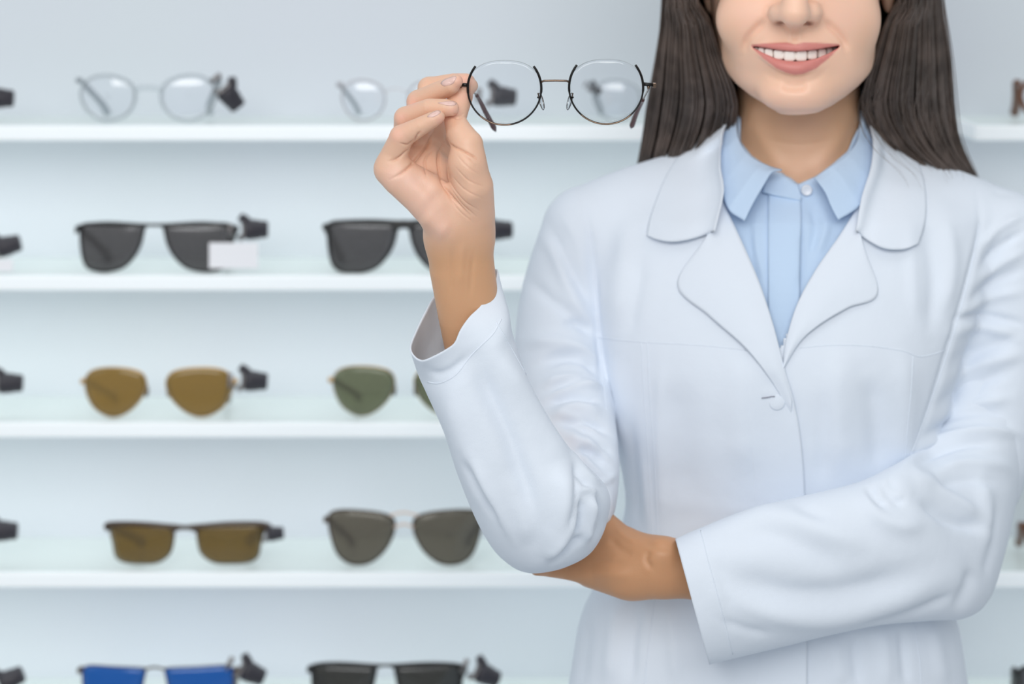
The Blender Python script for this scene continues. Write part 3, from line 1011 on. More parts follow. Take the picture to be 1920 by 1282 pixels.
# collar leaves, falling from the neck
patch('collar', [(1392, 170, 1.835), (1376, 200, 1.805), (1354, 255, 1.768), (1350, 310, 1.744), (1356, 360, 1.724), (1340, 434, 1.706)],
      [(1352, 205, 1.850), (1300, 256, 1.816), (1252, 325, 1.81), (1228, 380), (1217, 415), (1213, 441)], M['coat'], coat, 0.0012, 0.0006, bulge=0.003, thick=0.0009, relax=14, ripple=lambda u, v: 0.0034 * min(1, v * 3) * max(0, (u - 0.6) / 0.4) ** 2,
      end=[(1340, 434), (1300, 447), (1262, 453), (1232, 449), (1213, 441)])
patch('collar', [(1602, 172, 1.835), (1617, 202, 1.805), (1636, 255, 1.768), (1634, 310, 1.746), (1616, 370, 1.722), (1605, 434, 1.706)],
      [(1645, 208, 1.850), (1700, 262, 1.816), (1730, 330, 1.81), (1737, 385), (1733, 425), (1722, 457)], M['coat'], coat, 0.0012, 0.0006, bulge=0.003, thick=0.0009, relax=14, ripple=lambda u, v: 0.0034 * min(1, v * 3) * max(0, (u - 0.6) / 0.4) ** 2,
      end=[(1605, 434), (1630, 452), (1660, 466), (1695, 467), (1722, 457)])
# the collar behind the neck
cb = []
for zi, (zz, rr) in enumerate([(P(0, 250, 1.8).z, 0.060), (P(0, 205, 1.8).z, 0.0575), (P(0, 180, 1.84).z, 0.058), (P(0, 190, 1.84).z, 0.062), (P(0, 250, 1.84).z, 0.078)]):
    th = np.linspace(math.radians(-12), math.radians(192), 40)
    cb.append(np.stack([nc.x + rr * np.cos(th), nc.y + 0.004 + rr * np.sin(th), zz - 0.018 * (1 - np.clip(np.sin(th) + 0.25, 0, 1))], 1))
o = mesh_obj('collar', np.vstack(cb), grid_faces(40, 5, False), M['coat'], coat)
solidify(o, 0.0016, 0)

# lapels
patch('lapel', [(1352, 372), (1385, 440), (1422, 525), (1447, 600), (1464, 665), (1484, 745)],
      [(1330, 440), (1270, 532), (1330, 592), (1396, 650), (1444, 710), (1484, 778)], M['coat'], coat, 0.0025, 0.0014, nu=80, bulge=0.002, thick=0.0009, ripple=lambda u, v: 0.0026 * v * math.sin(math.pi * min(1, max(0, (u - 0.2) / 0.8))))
patch('lapel', [(1614, 378), (1575, 440), (1530, 505), (1495, 570), (1474, 640), (1468, 690)],
      [(1607, 440), (1646, 548), (1590, 577), (1540, 606), (1500, 640), (1468, 692)], M['coat'], coat, 0.0015, 0.0010, nu=80, bulge=0.002, thick=0.0009, ripple=lambda u, v: 0.0026 * v * math.sin(math.pi * min(1, max(0, (u - 0.2) / 0.8))))
# front edge: the near panel overlaps the other down the middle
patch('placket', [(1400, 650), (1400, 740), (1408, 850), (1415, 1000), (1418, 1150), (1418, 1300), (1418, 1800)],
      [(1462, 666), (1488, 750), (1504, 850), (1511, 1000), (1513, 1150), (1513, 1300), (1513, 1800)], M['coat'], coat, -0.0012, 0.0022, nu=120, thick=0.0016, curl=0.7, relax=1)
# stitched seams
for s_ in [[(1122, 632), (1200, 641), (1280, 645), (1345, 650), (1398, 657)], [(1500, 652), (1560, 647), (1625, 648), (1690, 657), (1722, 668), (1750, 664), (1772, 656)],
           [(1203, 642), (1208, 740), (1216, 860), (1224, 1000), (1228, 1100), (1218, 1200), (1208, 1290), (1180, 1700)], [(1214, 642), (1219, 740), (1227, 860), (1234, 1000), (1238, 1100)],
           [(1712, 668), (1708, 740), (1702, 800), (1697, 870)], [(1713, 1160), (1722, 1220), (1728, 1290), (1750, 1700)],
           [(1108, 430), (1116, 520), (1123, 615), (1130, 700), (1138, 770)], [(1836, 420), (1822, 500), (1799, 590), (1776, 665), (1743, 760), (1706, 858)]]:
    seam(s_, coat_bvh, coat, M['coat'])
# button under the cloth and its stitched hole
b_ = hit(coat_bvh, 1457, 754, 0.0022)
V_, F_ = lathe_geo([(-0.0001, 0.0001), (-0.0004, 0.005), (0.0004, 0.0062), (0.0016, 0.0062)], b_, (0, 1, 0), 28)
MB().add(V_, F_).build('button', M['coat'], coat)
W = [hit(coat_bvh, x, y, 0.0031) for x, y in [(1428, 746), (1438, 745), (1447, 743), (1453, 743)]]
V_, F_ = tube_geo(np.array([list(w) for w in W]), 0.0004, 6)
MB().add(V_, F_).build('buttonhole', mat('grey_buttonhole_thread', (0.30, 0.30, 0.36), 0.9), coat)


# ------------------------------------------------------------------ forearm sleeves: lofted tubes with open cuffs
def ring(pl, pr, dc, rd, n=96, front_bow=0.0):
    """closed ring: from edge point pl to edge point pr (col,row), centre distance dc, depth radius rd.
    angle 0 = pr, 90 deg = near side, 180 = pl, 270 = far side"""
    th = np.linspace(0, 2 * np.pi, n, endpoint=False)
    pl, pr = np.array(pl, float), np.array(pr, float)
    c, h = (pl + pr) / 2, (pr - pl) / 2
    nrm = np.array((-h[1], h[0])); nrm /= np.linalg.norm(nrm)
    xy = c + h * (np.sign(np.cos(th)) * np.abs(np.cos(th)) ** 0.9)[:, None] + nrm * (front_bow * np.sin(th))[:, None]
    return Pa(xy[:, 0], xy[:, 1], dc - rd * np.sin(th))


def sleeve(name, rings, strokes, nv, parent, closed_end=True, dmax=None):
    R = np.stack(rings)                     # [m][n][3]
    m, n = R.shape[:2]
    G = catmull(R.reshape(m, -1), nv).reshape(nv, n, 3)
    V_ = G.reshape(-1, 3)
    Q_ = grid_faces(n, nv)
    N_ = normals(V_, Q_)
    c = G.mean(1).repeat(n, 0)
    if ((V_ - c) * N_).sum() < 0:
        N_ = -N_
        Q_ = Q_[:, ::-1]
    # loose ends share a smooth normal; folds in two passes
    V_ = sculpt(V_, Q_, strokes, closed_normals=N_)
    o = mesh_obj(name, V_, Q_, M['coat'], parent)
    solidify(o, 0.0011, -1)
    return o, V_, Q_


n = 128
# the raised arm. cuff edge read off the photograph all round
cuff_xy = [(934, 511, 1.600), (926, 534, 1.592), (904, 570, 1.580), (880, 594, 1.573), (864, 618, 1.568), (854, 642, 1.566), (838, 655, 1.566), (815, 668, 1.567), (792, 677, 1.571),
           (775, 668, 1.579), (768, 650, 1.588), (778, 622, 1.600), (796, 585, 1.613), (817, 550, 1.626), (850, 528, 1.634), (885, 512, 1.634), (912, 508, 1.624), (930, 504, 1.610)]
C = catmull(np.array(cuff_xy), n, closed=True)
r0 = Pa(C[:, 0], C[:, 1], C[:, 2])


def ring_like(base, pl, pr, dc, rd, bow=0.0):
    """ring whose points keep the same order as the cuff ring"""
    r = ring(pl, pr, dc, rd, n, bow)
    return r


rings1 = [r0,
          ring((786, 706), (950, 572), 1.600, 0.031, n, 34), ring((800, 738), (962, 630), 1.602, 0.034, n, 34),
          ring((832, 810), (1003, 740), 1.606, 0.037, n, 28), ring((858, 890), (1063, 835), 1.612, 0.041, n, 20),
          ring((893, 975), (1138, 915), 1.620, 0.046, n, 12), ring((925, 1030), (1138, 978), 1.628, 0.044, n, 8), ring((958, 1060), (1112, 1030), 1.634, 0.034, n, 12),
          ring((985, 1071), (1070, 1056), 1.638, 0.018, n, 8), ring((1010, 1072), (1030, 1068), 1.640, 0.004, n, 0)]
st1 = [
    ([(1060, 835), (1085, 870), (1112, 900), (1138, 905)], 6, 3.2, 'ridge'), ([(1072, 872), (1090, 900), (1108, 912)], 5, 3.0, 'groove'), ([(1086, 918), (1105, 919), (1120, 926)], 5, 2.6, 'ridge'),
    ([(880, 640), (910, 720), (960, 830), (985, 930), (1000, 1010)], 24, 8.5, 'groove'),
    ([(1075, 870), (1075, 940), (1060, 1000)], 5, 3.5, 'groove'), ([(1118, 925), (1120, 955), (1105, 1005)], 5, 3.5, 'groove'),
    ([(835, 700), (860, 800), (900, 900), (950, 990)], 24, 4.48, 'ridge'),
    ([(930, 650), (985, 740), (1040, 830), (1085, 890)], 20, 5.04, 'ridge'),
    ([(1040, 860), (1060, 920), (1050, 990), (1010, 1050)], 20, 5.60, 'ridge'),
    ([(960, 880), (980, 960), (990, 1030)], 14, 2.80, 'ridge'),
    ([(868, 850), (905, 920), (940, 985)], 9, 3.36, 'groove'), ([(885, 850), (925, 930), (965, 1020)], 8, 2.80, 'ridge'),
     
    
    ([(1090, 930), (1088, 970), (1072, 1012)], 6, 5.60, 'groove'), ([(1110, 925), (1112, 970), (1095, 1020)], 8, 5.04, 'ridge'),
    ([(1125, 930), (1128, 980), (1110, 1020)], 6, 4.20, 'groove'),
    ([(1020, 1050), (1060, 1000), (1078, 960)], 9, 4.20, 'ridge'), ([(1035, 1056), (1075, 1020), (1095, 1000)], 6, 4.20, 'groove'),
    ([(800, 690), (822, 700), (850, 690), (880, 665)], 7, 1.68, 'groove'),
]
sl1, s1V, s1Q = sleeve('sleeve', rings1, st1, 150, coat)
s1b = bvh_of(s1V, s1Q)
seam([(802, 716), (825, 718), (855, 702), (882, 668), (905, 645), (925, 625), (940, 598)], s1b, sl1, M['coat'])
seam([(930, 603), (955, 645), (985, 700), (1020, 760), (1045, 795), (1060, 822)], s1b, sl1, M['coat'])

# the folded arm
rings2 = [ring((1330, 1246), (1266, 1010), 1.648, 0.034, n, 0), ring((1378, 1234), (1312, 990), 1.650, 0.036, n, 0), ring((1470, 1212), (1410, 952), 1.656, 0.038, n, 0),
          ring((1560, 1190), (1520, 926), 1.664, 0.040, n, 0), ring((1650, 1172), (1610, 903), 1.674, 0.043, n, 0), ring((1740, 1164), (1675, 872), 1.688, 0.048, n, 0),
          ring((1812, 1158), (1702, 856), 1.704, 0.050, n, 0), ring((1856, 1122), (1716, 846), 1.722, 0.050, n, 0), ring((1884, 1040), (1722, 838), 1.738, 0.050, n, 0), ring((1905, 945), (1728, 826), 1.755, 0.048, n, 0),
          ring((1922, 850), (1742, 800), 1.772, 0.045, n, 0), ring((1934, 760), (1768, 740), 1.783, 0.036, n, 0), ring((1930, 680), (1800, 670), 1.788, 0.024, n, 0)]
st2 = [
    ([(1700, 862), (1745, 832), (1800, 812), (1860, 806), (1925, 818)], 8, 4.5, 'ridge'), ([(1722, 868), (1765, 846), (1820, 832), (1880, 832)], 7, 3.8, 'groove'),
    ([(1735, 800), (1790, 778), (1860, 770), (1925, 776)], 8, 3.2, 'groove'), ([(1770, 720), (1830, 700), (1900, 705)], 10, 3.0, 'ridge'),
    ([(1745, 890), (1800, 868), (1870, 870), (1910, 890)], 11, 3.4, 'ridge'), ([(1750, 915), (1810, 900), (1880, 908)], 10, 3.0, 'groove'),
    ([(1628, 905), (1640, 935), (1668, 950)], 9, 4.5, 'groove'), ([(1655, 890), (1672, 920), (1700, 935)], 7, 3.0, 'ridge'),
    ([(1868, 940), (1862, 1010), (1845, 1090)], 9, 2.6, 'groove'),
    ([(1340, 1005), (1440, 1000), (1520, 1030), (1600, 1090)], 24, 3.64, 'groove'), ([(1370, 960), (1450, 965), (1560, 1000), (1640, 1030)], 22, 3.64, 'ridge'),
    ([(1350, 1120), (1450, 1150), (1560, 1158), (1680, 1125), (1790, 1080)], 22, 5.60, 'ridge'), ([(1340, 1060), (1400, 1090), (1500, 1115), (1620, 1105), (1740, 1060)], 26, 5.60, 'groove'),
    ([(1620, 905), (1640, 960), (1690, 985), (1740, 980)], 16, 4.20, 'ridge'), ([(1660, 890), (1672, 925), (1700, 950)], 12, 4.5, 'groove'),
    
    ([(1700, 870), (1760, 920), (1810, 950), (1850, 975)], 12, 5.04, 'ridge'), ([(1720, 930), (1780, 975), (1850, 990)], 11, 5.04, 'groove'),
    ([(1790, 1150), (1815, 1100), (1820, 1060)], 12, 4.20, 'groove'), ([(1600, 1175), (1700, 1150), (1800, 1110)], 9, 3.36, 'groove'),
    ([(1840, 880), (1850, 960), (1850, 1040)], 14, 3.36, 'ridge'), ([(1480, 930), (1520, 960), (1560, 970)], 12, 2.24, 'groove'),
    ([(1345, 1160), (1400, 1180), (1450, 1190)], 9, 1.96, 'groove'), ([(1340, 1040), (1360, 1100), (1375, 1160)], 9, 1.40, 'groove'),
]
sl2, s2V, s2Q = sleeve('sleeve', rings2, st2, 150, coat)
s2b = bvh_of(s2V, s2Q)
seam([(1314, 994), (1330, 1060), (1352, 1140), (1374, 1226)], s2b, sl2, M['coat'])

# ------------------------------------------------------------------ the shirt
nk = nc


def above_neckline(p):
    # a slanting plane: high at the nape, low at the throat
    z0 = P(1496, 322, 1.742).z
    z1 = P(1496, 205, 1.80).z
    y0, y1 = CY + 1.742, CY + 1.80
    zz = z0 + (z1 - z0) * np.clip((p[:, 1] - y0) / (y1 - y0), -0.3, 1.4)
    return (zz - p[:, 2])


NXY = [(1360, 120), (1378, 200), (1386, 262), (1410, 292), (1440, 312), (1470, 328), (1495, 346), (1512, 338), (1530, 330), (1560, 308), (1590, 282), (1611, 225), (1625, 120)]


def neckline_v(p):
    d = p[:, 1] - CY
    px, py = 960 + p[:, 0] * F / d, V0 + (ZC - p[:, 2]) * F / d
    y = np.interp(px, [q[0] for q in NXY], [q[1] for q in NXY])
    f = (py - y) * 0.0004 * 0.6
    f = np.maximum(f, np.maximum(1378 - px, px - 1612) * 0.0004)
    return np.maximum(f, (d - 1.79))


shirt_ops = [
    ('u', loft_px([(300, 1330, 1660, 1.765, 1.87), (345, 1250, 1742, 1.748, 1.885), (400, 1180, 1810, 1.727, 1.893), (520, 1150, 1800, 1.704, 1.890), (650, 1150, 1770, 1.690, 1.885),
                   (760, 1160, 1745, 1.694, 1.875), (900, 1180, 1710, 1.708, 1.870), (1100, 1150, 1740, 1.712, 1.875), (1300, 1100, 1790, 1.706, 1.89)], ex=2.3), 0),
    ('u', chain([P(1425, 325, 1.822), P(1260, 390, 1.812)], [34 * mm, 33 * mm]), 16 * mm),
    ('u', chain([P(1568, 325, 1.822), P(1730, 400, 1.812)], [34 * mm, 33 * mm]), 16 * mm),
    ('u', chain([P(1496, 150, 1.812), P(1496, 300, 1.808), P(1496, 345, 1.806)], [53.5 * mm, 54.5 * mm, 60 * mm]), 12 * mm),
    ('s', above_neckline, 1 * mm),
    ('s', neckline_v, 1 * mm),
]
SV, SQ = sdf_mesh(shirt_ops, (0.05, -0.16, 0.9), (0.38, 0.14, 1.50), 1.6 * mm)
SV = smooth_mesh(SV, SQ, 1, 0.5)
SV = sculpt(SV, SQ, [
    ([(1404, 420), (1410, 480), (1425, 540)], 6, 1.5, 'groove'), ([(1418, 400), (1420, 470), (1436, 530)], 7, 1.4, 'ridge'),
    ([(1520, 380), (1530, 430), (1515, 490)], 8, 2.2, 'groove'), ([(1545, 400), (1548, 430), (1530, 480)], 8, 1.8, 'ridge'),
    ([(1500, 420), (1505, 500), (1490, 560)], 7, 1.6, 'groove'),
    ([(1440, 360), (1452, 350), (1470, 345)], 8, 1.5, 'groove'),
], dmax=1.79)
# drop the flat cap over the neck hole so the collar stands open
pxs, pys = proj(SV)
capm = (np.hypot(SV[:, 0] - nk.x, SV[:, 1] - (nk.y - 0.004)) < 0.0515) & (SV[:, 2] > P(0, 350, 1.76).z)
keep = ~capm[SQ].any(1)
shirt = mesh_obj('shirt', SV, SQ[keep], M['shirt'], person)
solidify(shirt, 0.0008, -1)
shirt_bvh = bvh_of(SV, SQ)
patch('shirt_placket', [(1441, 322), (1440, 400), (1440, 500), (1440, 660)], [(1496, 343), (1502, 400), (1500, 500), (1498, 660)], M['shirt'], shirt, 0.0012, 0.003, nu=60, nv=14, thick=0.0010, bvh=shirt_bvh, curl=0.6, relax=2)
seam([(1448, 345), (1447, 420), (1447, 500), (1448, 600)], shirt_bvh, shirt, M['shirt'], r=0.0005, sink=-3.6)
patch('collar_band', [(1440, 322), (1465, 321.5), (1483, 329), (1494, 345), (1502, 371)], [(1430, 360), (1450, 366), (1470, 370), (1485, 373), (1501, 376)], M['shirt'], shirt, 0.003, 0.004, nu=30, nv=12, thick=0.0012, bvh=shirt_bvh, relax=8)
patch('shirt_collar', [(1379, 205, 1.797), (1384, 258, 1.772), (1404, 290, 1.755), (1438, 310, 1.742), (1466, 319, 1.736)],
      [(1347, 225, 1.802), (1350, 290, 1.768), (1354, 350, 1.742), (1366, 392, 1.722), (1396, 414, 1.712)], M['shirt'], shirt, 0.002, 0.005, nu=70, bulge=0.004, thick=0.0013, bvh=shirt_bvh,
      end=[(1466, 319), (1448, 322), (1430, 350), (1410, 385), (1396, 414)])
patch('shirt_collar', [(1613, 205, 1.797), (1609, 258, 1.772), (1588, 290, 1.755), (1558, 312, 1.742), (1526, 334, 1.736)],
      [(1642, 225, 1.802), (1638, 290, 1.770), (1632, 340, 1.746), (1612, 385, 1.726), (1572, 412, 1.712)], M['shirt'], shirt, 0.002, 0.005, nu=70, bulge=0.004, thick=0.0013, bvh=shirt_bvh,
      end=[(1526, 334), (1534, 342), (1548, 362), (1560, 390), (1572, 412)])
p_ = hit(shirt_bvh, 1513, 357, 0.0034)
V_, F_ = lathe_geo([(0.0001, 0.0001), (0, 0.0028), (-0.0006, 0.0036), (0.0, 0.0043), (0.0014, 0.0043)], p_, (0, 1, 0), 24)
bt = MB().add(V_, F_).build('button', M['button'], shirt)

# ------------------------------------------------------------------ hair: long straight strands over an inner mass
# side tables by row: inner column, outer column, near distance, far distance
HL = [(-560, 1494, 1440, 1.79, 1.82), (-470, 1480, 1350, 1.74, 1.86), (-330, 1432, 1285, 1.70, 1.90), (-180, 1340, 1258, 1.715, 1.90), (0, 1306, 1246, 1.735, 1.90), (30, 1326, 1245, 1.74, 1.90), (60, 1336, 1243, 1.745, 1.90), (110, 1352, 1236, 1.752, 1.90),
      (160, 1374, 1228, 1.762, 1.895), (205, 1384, 1220, 1.775, 1.89), (255, 1370, 1212, 1.79, 1.885), (302, 1345, 1202, 1.80, 1.875), (360, 1330, 1192, 1.86, 1.90), (480, 1330, 1190, 1.915, 1.925)]
HR = [(-560, 1498, 1552, 1.79, 1.82), (-470, 1512, 1640, 1.74, 1.86), (-330, 1560, 1705, 1.70, 1.90), (-180, 1652, 1742, 1.715, 1.90), (0, 1684, 1760, 1.735, 1.90), (30, 1664, 1762, 1.74, 1.90), (60, 1652, 1766, 1.745, 1.90), (110, 1636, 1772, 1.752, 1.90),
      (160, 1620, 1776, 1.762, 1.895), (205, 1614, 1780, 1.775, 1.885), (255, 1640, 1790, 1.785, 1.870), (300, 1690, 1810, 1.792, 1.86), (334, 1740, 1830, 1.80, 1.85), (390, 1760, 1842, 1.87, 1.90), (480, 1760, 1840, 1.915, 1.925)]


def side_path(T, u, w, n=34, y1=None):
    T = np.array(T, float)
    rows = T[:, 0]
    top, bot = rows[0], (y1 or rows[-1])
    t = np.linspace(0, 1, n)
    r = top + (bot - top) * t
    C = catmull(T, 200)
    f = np.interp(r, C[:, 0], np.arange(200))
    g = lambda c: np.interp(f, np.arange(200), C[:, c])
    inn, out, dn, df = g(1), g(2), g(3), g(4)
    x = inn + (out - inn) * u
    # an arched section: nearest in the middle of the lock, falling back towards the outer edge
    dn = dn + 0.045 * np.clip((u - 0.45) / 0.55, 0, 1) ** 2 * np.clip((r + 300) / 300, 0, 1)
    d = dn + (df - dn) * w
    return x, r, d


hmb = []
for T in (HL, HR):
    # inner mass, set back from the visible strands
    rings_ = []
    for row in np.linspace(-540, 470, 60):
        th = np.linspace(0, 2 * np.pi, 24, endpoint=False)
        us = 0.5 + 0.44 * np.cos(th); ws = 0.60 + 0.34 * np.sin(th)
        xs, ds = [], []
        Tn = np.array(T, float)
        inn, out, dn, df = [np.interp(row, Tn[:, 0], Tn[:, c]) for c in (1, 2, 3, 4)]
        rings_.append(Pa(inn + (out - inn) * us, np.full(24, row), dn + (df - dn) * ws + 0.02 * (us - 0.5) ** 2))
    hmb.append(np.stack(rings_))
# the back of the head and the curtain of hair down the nape
back = []
for row in np.linspace(-575, 480, 70):
    th = np.linspace(0, 2 * np.pi, 40, endpoint=False)
    hw = np.interp(row, [-575, -540, -470, -330, -180, 0, 205, 302, 480], [8, 60, 130, 190, 215, 235, 245, 265, 260])
    dfar = np.interp(row, [-575, -540, -470, -330, 0, 250, 480], [1.82, 1.86, 1.905, 1.93, 1.93, 1.925, 1.94])
    dnear = np.interp(row, [-575, -470, -330, -250, 0, 205, 302, 480], [1.81, 1.76, 1.76, 1.84, 1.855, 1.87, 1.895, 1.925])
    back.append(Pa(1496 + hw * np.cos(th), np.full(40, row), (dfar + dnear) / 2 - (dfar - dnear) / 2 * np.sin(th)))
back = np.stack(back)
mb = MB()
for R_ in hmb:
    mb.add(R_.reshape(-1, 3), grid_faces(24, 60).tolist() + [list(range(24)), [59 * 24 + i for i in range(24)][::-1]])
mb.add(back.reshape(-1, 3), grid_faces(40, 70).tolist() + [list(range(40)), [69 * 40 + i for i in range(40)][::-1]])
hair = mb.build('hair', M['hair_in'], person)

NS = 7600
verts, faces, nvt = [], [], 0
hr = np.random.default_rng(11)
for s in range(NS):
    T = HL if s % 2 == 0 else HR
    u = hr.random()
    w = hr.random() ** 1.6 * 0.75
    edge = s < 260
    wisp = 1.0
    if edge:
        u = 1.0 + hr.normal() * 0.02
        w = hr.random() * 0.6
    if s % 2 and s % 151 == 0:
        u = 1.0 + abs(hr.normal()) * 0.035
    x, r, d = side_path(T, u, w, n=36, y1=480 - hr.random() * 110)
    clump = math.floor(u * 16)
    ch = np.random.default_rng(clump * 7 + (s % 2) * 1000)
    ph, am = ch.random() * 6.28, 1.5 + ch.random() * 3.0
    t = np.linspace(0, 1, 36)
    cu = (clump + 0.5) / 16
    x = x + (np.array([np.interp(r, [q[0] for q in T], [q[2] - q[1] for q in T])])[0]) * (cu - u) * 0.25 * np.clip(t - 0.3, 0, 1) * (0.3 if edge else 1)
    x = x + am * np.sin(t * 7 + ph) * t + hr.normal() * 1.2 * np.sin(t * (3 + 4 * hr.random()) + hr.random() * 6)
    d = d + 0.0018 * np.cos(ph * 3 + u * 40) * np.clip(t, 0, 1) + hr.normal() * 0.0012
    if T is HR and hr.random() < 0.012:      # a few wisps fall in front of the collar
        k_ = np.clip((r - 150) / 200, 0, 1)
        x = x - k_ * 40 * hr.random() - k_ * 20
        d = d - k_ * 0.075
        end = int(36 * 0.90)
        x, r, d, t = x[:end], r[:end], d[:end], t[:end]
        wisp = 0.55
    C = Pa(x, r, d)
    rad = (wisp) * (0.00032 + 0.00024 * hr.random())
    rr = rad * np.clip((1.02 - t / t[-1]) * 6, 0.2, 1)
    m_ = len(C)
    tg = np.gradient(C, axis=0); tg /= np.linalg.norm(tg, axis=1)[:, None]
    A = np.cross(tg, (0.3, 1, 0)); A /= np.linalg.norm(A, axis=1)[:, None]
    B = np.cross(A, tg)
    V_ = np.stack([C + A * rr[:, None], C - A * rr[:, None] * 0.5 + B * rr[:, None] * 0.87, C - A * rr[:, None] * 0.5 - B * rr[:, None] * 0.87], 1).reshape(-1, 3)
    verts.append(V_)
    faces.append(grid_faces(3, m_) + nvt)
    nvt += len(V_)
strands = mesh_obj('hair_strands', np.vstack(verts), np.vstack(faces), M['hair'], hair)
tag(strands, kind='stuff')

# ------------------------------------------------------------------ trousers and shoes (below the frame)
MBt = MB()
for sx, bx in ((-1, 1335), (1, 1655)):
    for_ = [P(bx, 1750, 1.81), P(bx + 2, 2700, 1.80), P(bx + 5, 3450, 1.82)]
    V_, F_ = tube_geo(catmull([list(p) for p in for_], 20), np.linspace(0.088, 0.062, 20), 28)
    MBt.add(V_, F_)
MBt.build('trousers', M['trousers'], person)
for bx in (1340, 1650):
    c = P(bx, 3600, 1.77)
    f_ = [('u', ell((c.x, -0.03, 0.028), (0.042, 0.125, 0.028)), 0), ('u', ell((c.x, 0.02, 0.06), (0.037, 0.055, 0.045)), 0.02)]
    v_, q_ = sdf_mesh(f_, (c.x - 0.06, -0.18, -0.01), (c.x + 0.06, 0.12, 0.12), 0.003)
    v_[:, 2] = np.maximum(v_[:, 2], 0.0)
    mesh_obj('shoe', v_, q_, M['shoe'], person)

# ------------------------------------------------------------------ the held glasses
GD = 1.572
gl = empty('eyeglasses', P(1041, 160, GD), 'round metal half-rim eyeglasses with clear lenses held up in the hand', 'glasses')


def held(path, r, name, material, parent=gl, nu=8, closed=False, flat=1.0):
    V_, F_ = tube_geo(np.array([list(p) for p in path]), r, nu, closed, flat)
    return MB().add(V_, F_).build(name, material, parent)


def gdep(x, y):      # the front is turned a little and bowed
    return GD + 0.003 * ((x - 1041) / 165) ** 2 + (y - 170) * 0.00002 - 0.00001 * (x - 1041)


for k_, (cx, cy, R0, a0, a1, top) in enumerate([(946, 166, 69, 217, -33, 114), (1136.5, 164, 69.5, 216, -34, 112)]):
    # rim: an open arc from the outer upper end, round underneath, to the inner upper end
    th = np.radians(np.linspace(a0, a1 + 0, 70)) if False else np.radians(np.linspace(180 + 37, 360 - 37, 10))
    th = np.radians(np.linspace(141, 399, 80))
    pts = [P(cx + R0 * math.cos(t), cy + (R0 - 1) * math.sin(t), gdep(cx + R0 * math.cos(t), cy)) for t in []]
    ang = np.radians(np.linspace(-38, 218, 90))       # measured with row increasing downward: 0 = right, 90 = bottom
    pts = [P(cx + R0 * math.cos(t), cy + R0 * 0.985 * math.sin(t), gdep(cx + R0 * math.cos(t), cy)) for t in ang]
    rad = np.full(90, 0.00062); rad[:16] = 0.00085; rad[-16:] = 0.00085
    held(pts[:30] + pts[60:60], 0.0008, 'rim', M['frame_blk']) if False else held(pts, rad, 'rim', M['frame_blk'])
    # bronze lower edge of the rim
    low = [P(cx + (R0 + 0.4) * math.cos(t), cy + R0 * 0.99 * math.sin(t), gdep(cx, cy) - 0.00045) for t in np.radians(np.linspace(48, 132, 30))]
    held(low, 0.00055, 'rim_trim', M['bronze'])
    # the lens: full outline, flatter along the unrimmed top
    out = []
    for t in np.radians(np.linspace(0, 360, 72, endpoint=False)):
        x, y = (R0 - 1.2) * math.cos(t), (R0 - 1.2) * 0.985 * math.sin(t)
        if y < 0:      # the bare upper edge is flatter than the rim
            y = -53 * max(0.0, 1 - abs(x / (R0 - 1.2)) ** 2.4) ** (1 / 2.4)
        out.append((cx + x, cy + y))
    V_, F_ = [], []
    nr = 10
    for s_ in range(nr + 1):
        q = s_ / nr
        for x, y in out:
            xx, yy = cx + (x - cx) * q, cy + (y - cy) * q
            V_.append(list(P(xx, yy, gdep(xx, yy) - 0.0018 * (1 - q * q))))
    L_ = mesh_obj('lens', V_, grid_faces(72, nr + 1).tolist(), M['clear'], gl)
    solidify(L_, 0.0008, 0)
# bridge
held([P(x, y, gdep(x, y) - dz) for x, y, dz in [(1014, 154, 0), (1020, 151.5, 0.0006), (1041, 151, 0.0012), (1062, 151.5, 0.0006), (1068, 154, 0)]], 0.00075, 'bridge', M['bronze'])
# end pieces
for pts in ([(878, 159.5), (870, 159), (861, 159.5)], [(1205, 157.5), (1215, 158.5), (1229, 159.5)]):
    held([P(x, y, gdep(x, y) + 0.0003) for x, y in pts], 0.0013, 'end_piece', M['frame_blk'], flat=0.6)
V_, F_ = box_geo(P(1227, 160, GD + 0.002), (0.0022, 0.004, 0.0036))
bevel(MB().add(V_, F_).build('end_cap', M['bronze'], gl, smooth=False), 0.0004)
# temples: thin metal arms with maroon tips, folded open and reaching back and down
for side, h0, bend, tip in ((0, (864, 162, GD + 0.004), (893, 178, GD + 0.082), (930, 247, GD + 0.120)), (1, (1216, 166, GD + 0.004), (1206, 186, GD + 0.078), (1183, 241, GD + 0.118))):
    C = catmull([list(P(*h0)), list(P((h0[0] * 0.6 + bend[0] * 0.4), (h0[1] * 0.6 + bend[1] * 0.4), GD + 0.035)), list(P(*bend)), list(P((bend[0] + tip[0]) / 2 - 1, (bend[1] + tip[1]) / 2 - 2, GD + 0.101)), list(P(*tip))], 60)
    V_, F_ = tube_geo(C[:34], 0.0007, 8)
    tmp = MB().add(V_, F_).build('temple', M['bronze'], gl)
    V_, F_ = tube_geo(C[30:], np.concatenate([np.linspace(0.0014, 0.0021, 26), [0.0020, 0.0016, 0.0010, 0.0003]]), 10)
    MB().add(V_, F_).build('temple_tip', M['maroon'], tmp)
    V_, F_ = tube_geo(np.array([list(P(h0[0], h0[1] - 4, GD + 0.0015)), list(P(*h0))]), 0.0011, 8)
    MB().add(V_, F_).build('hinge', M['bronze'], gl)
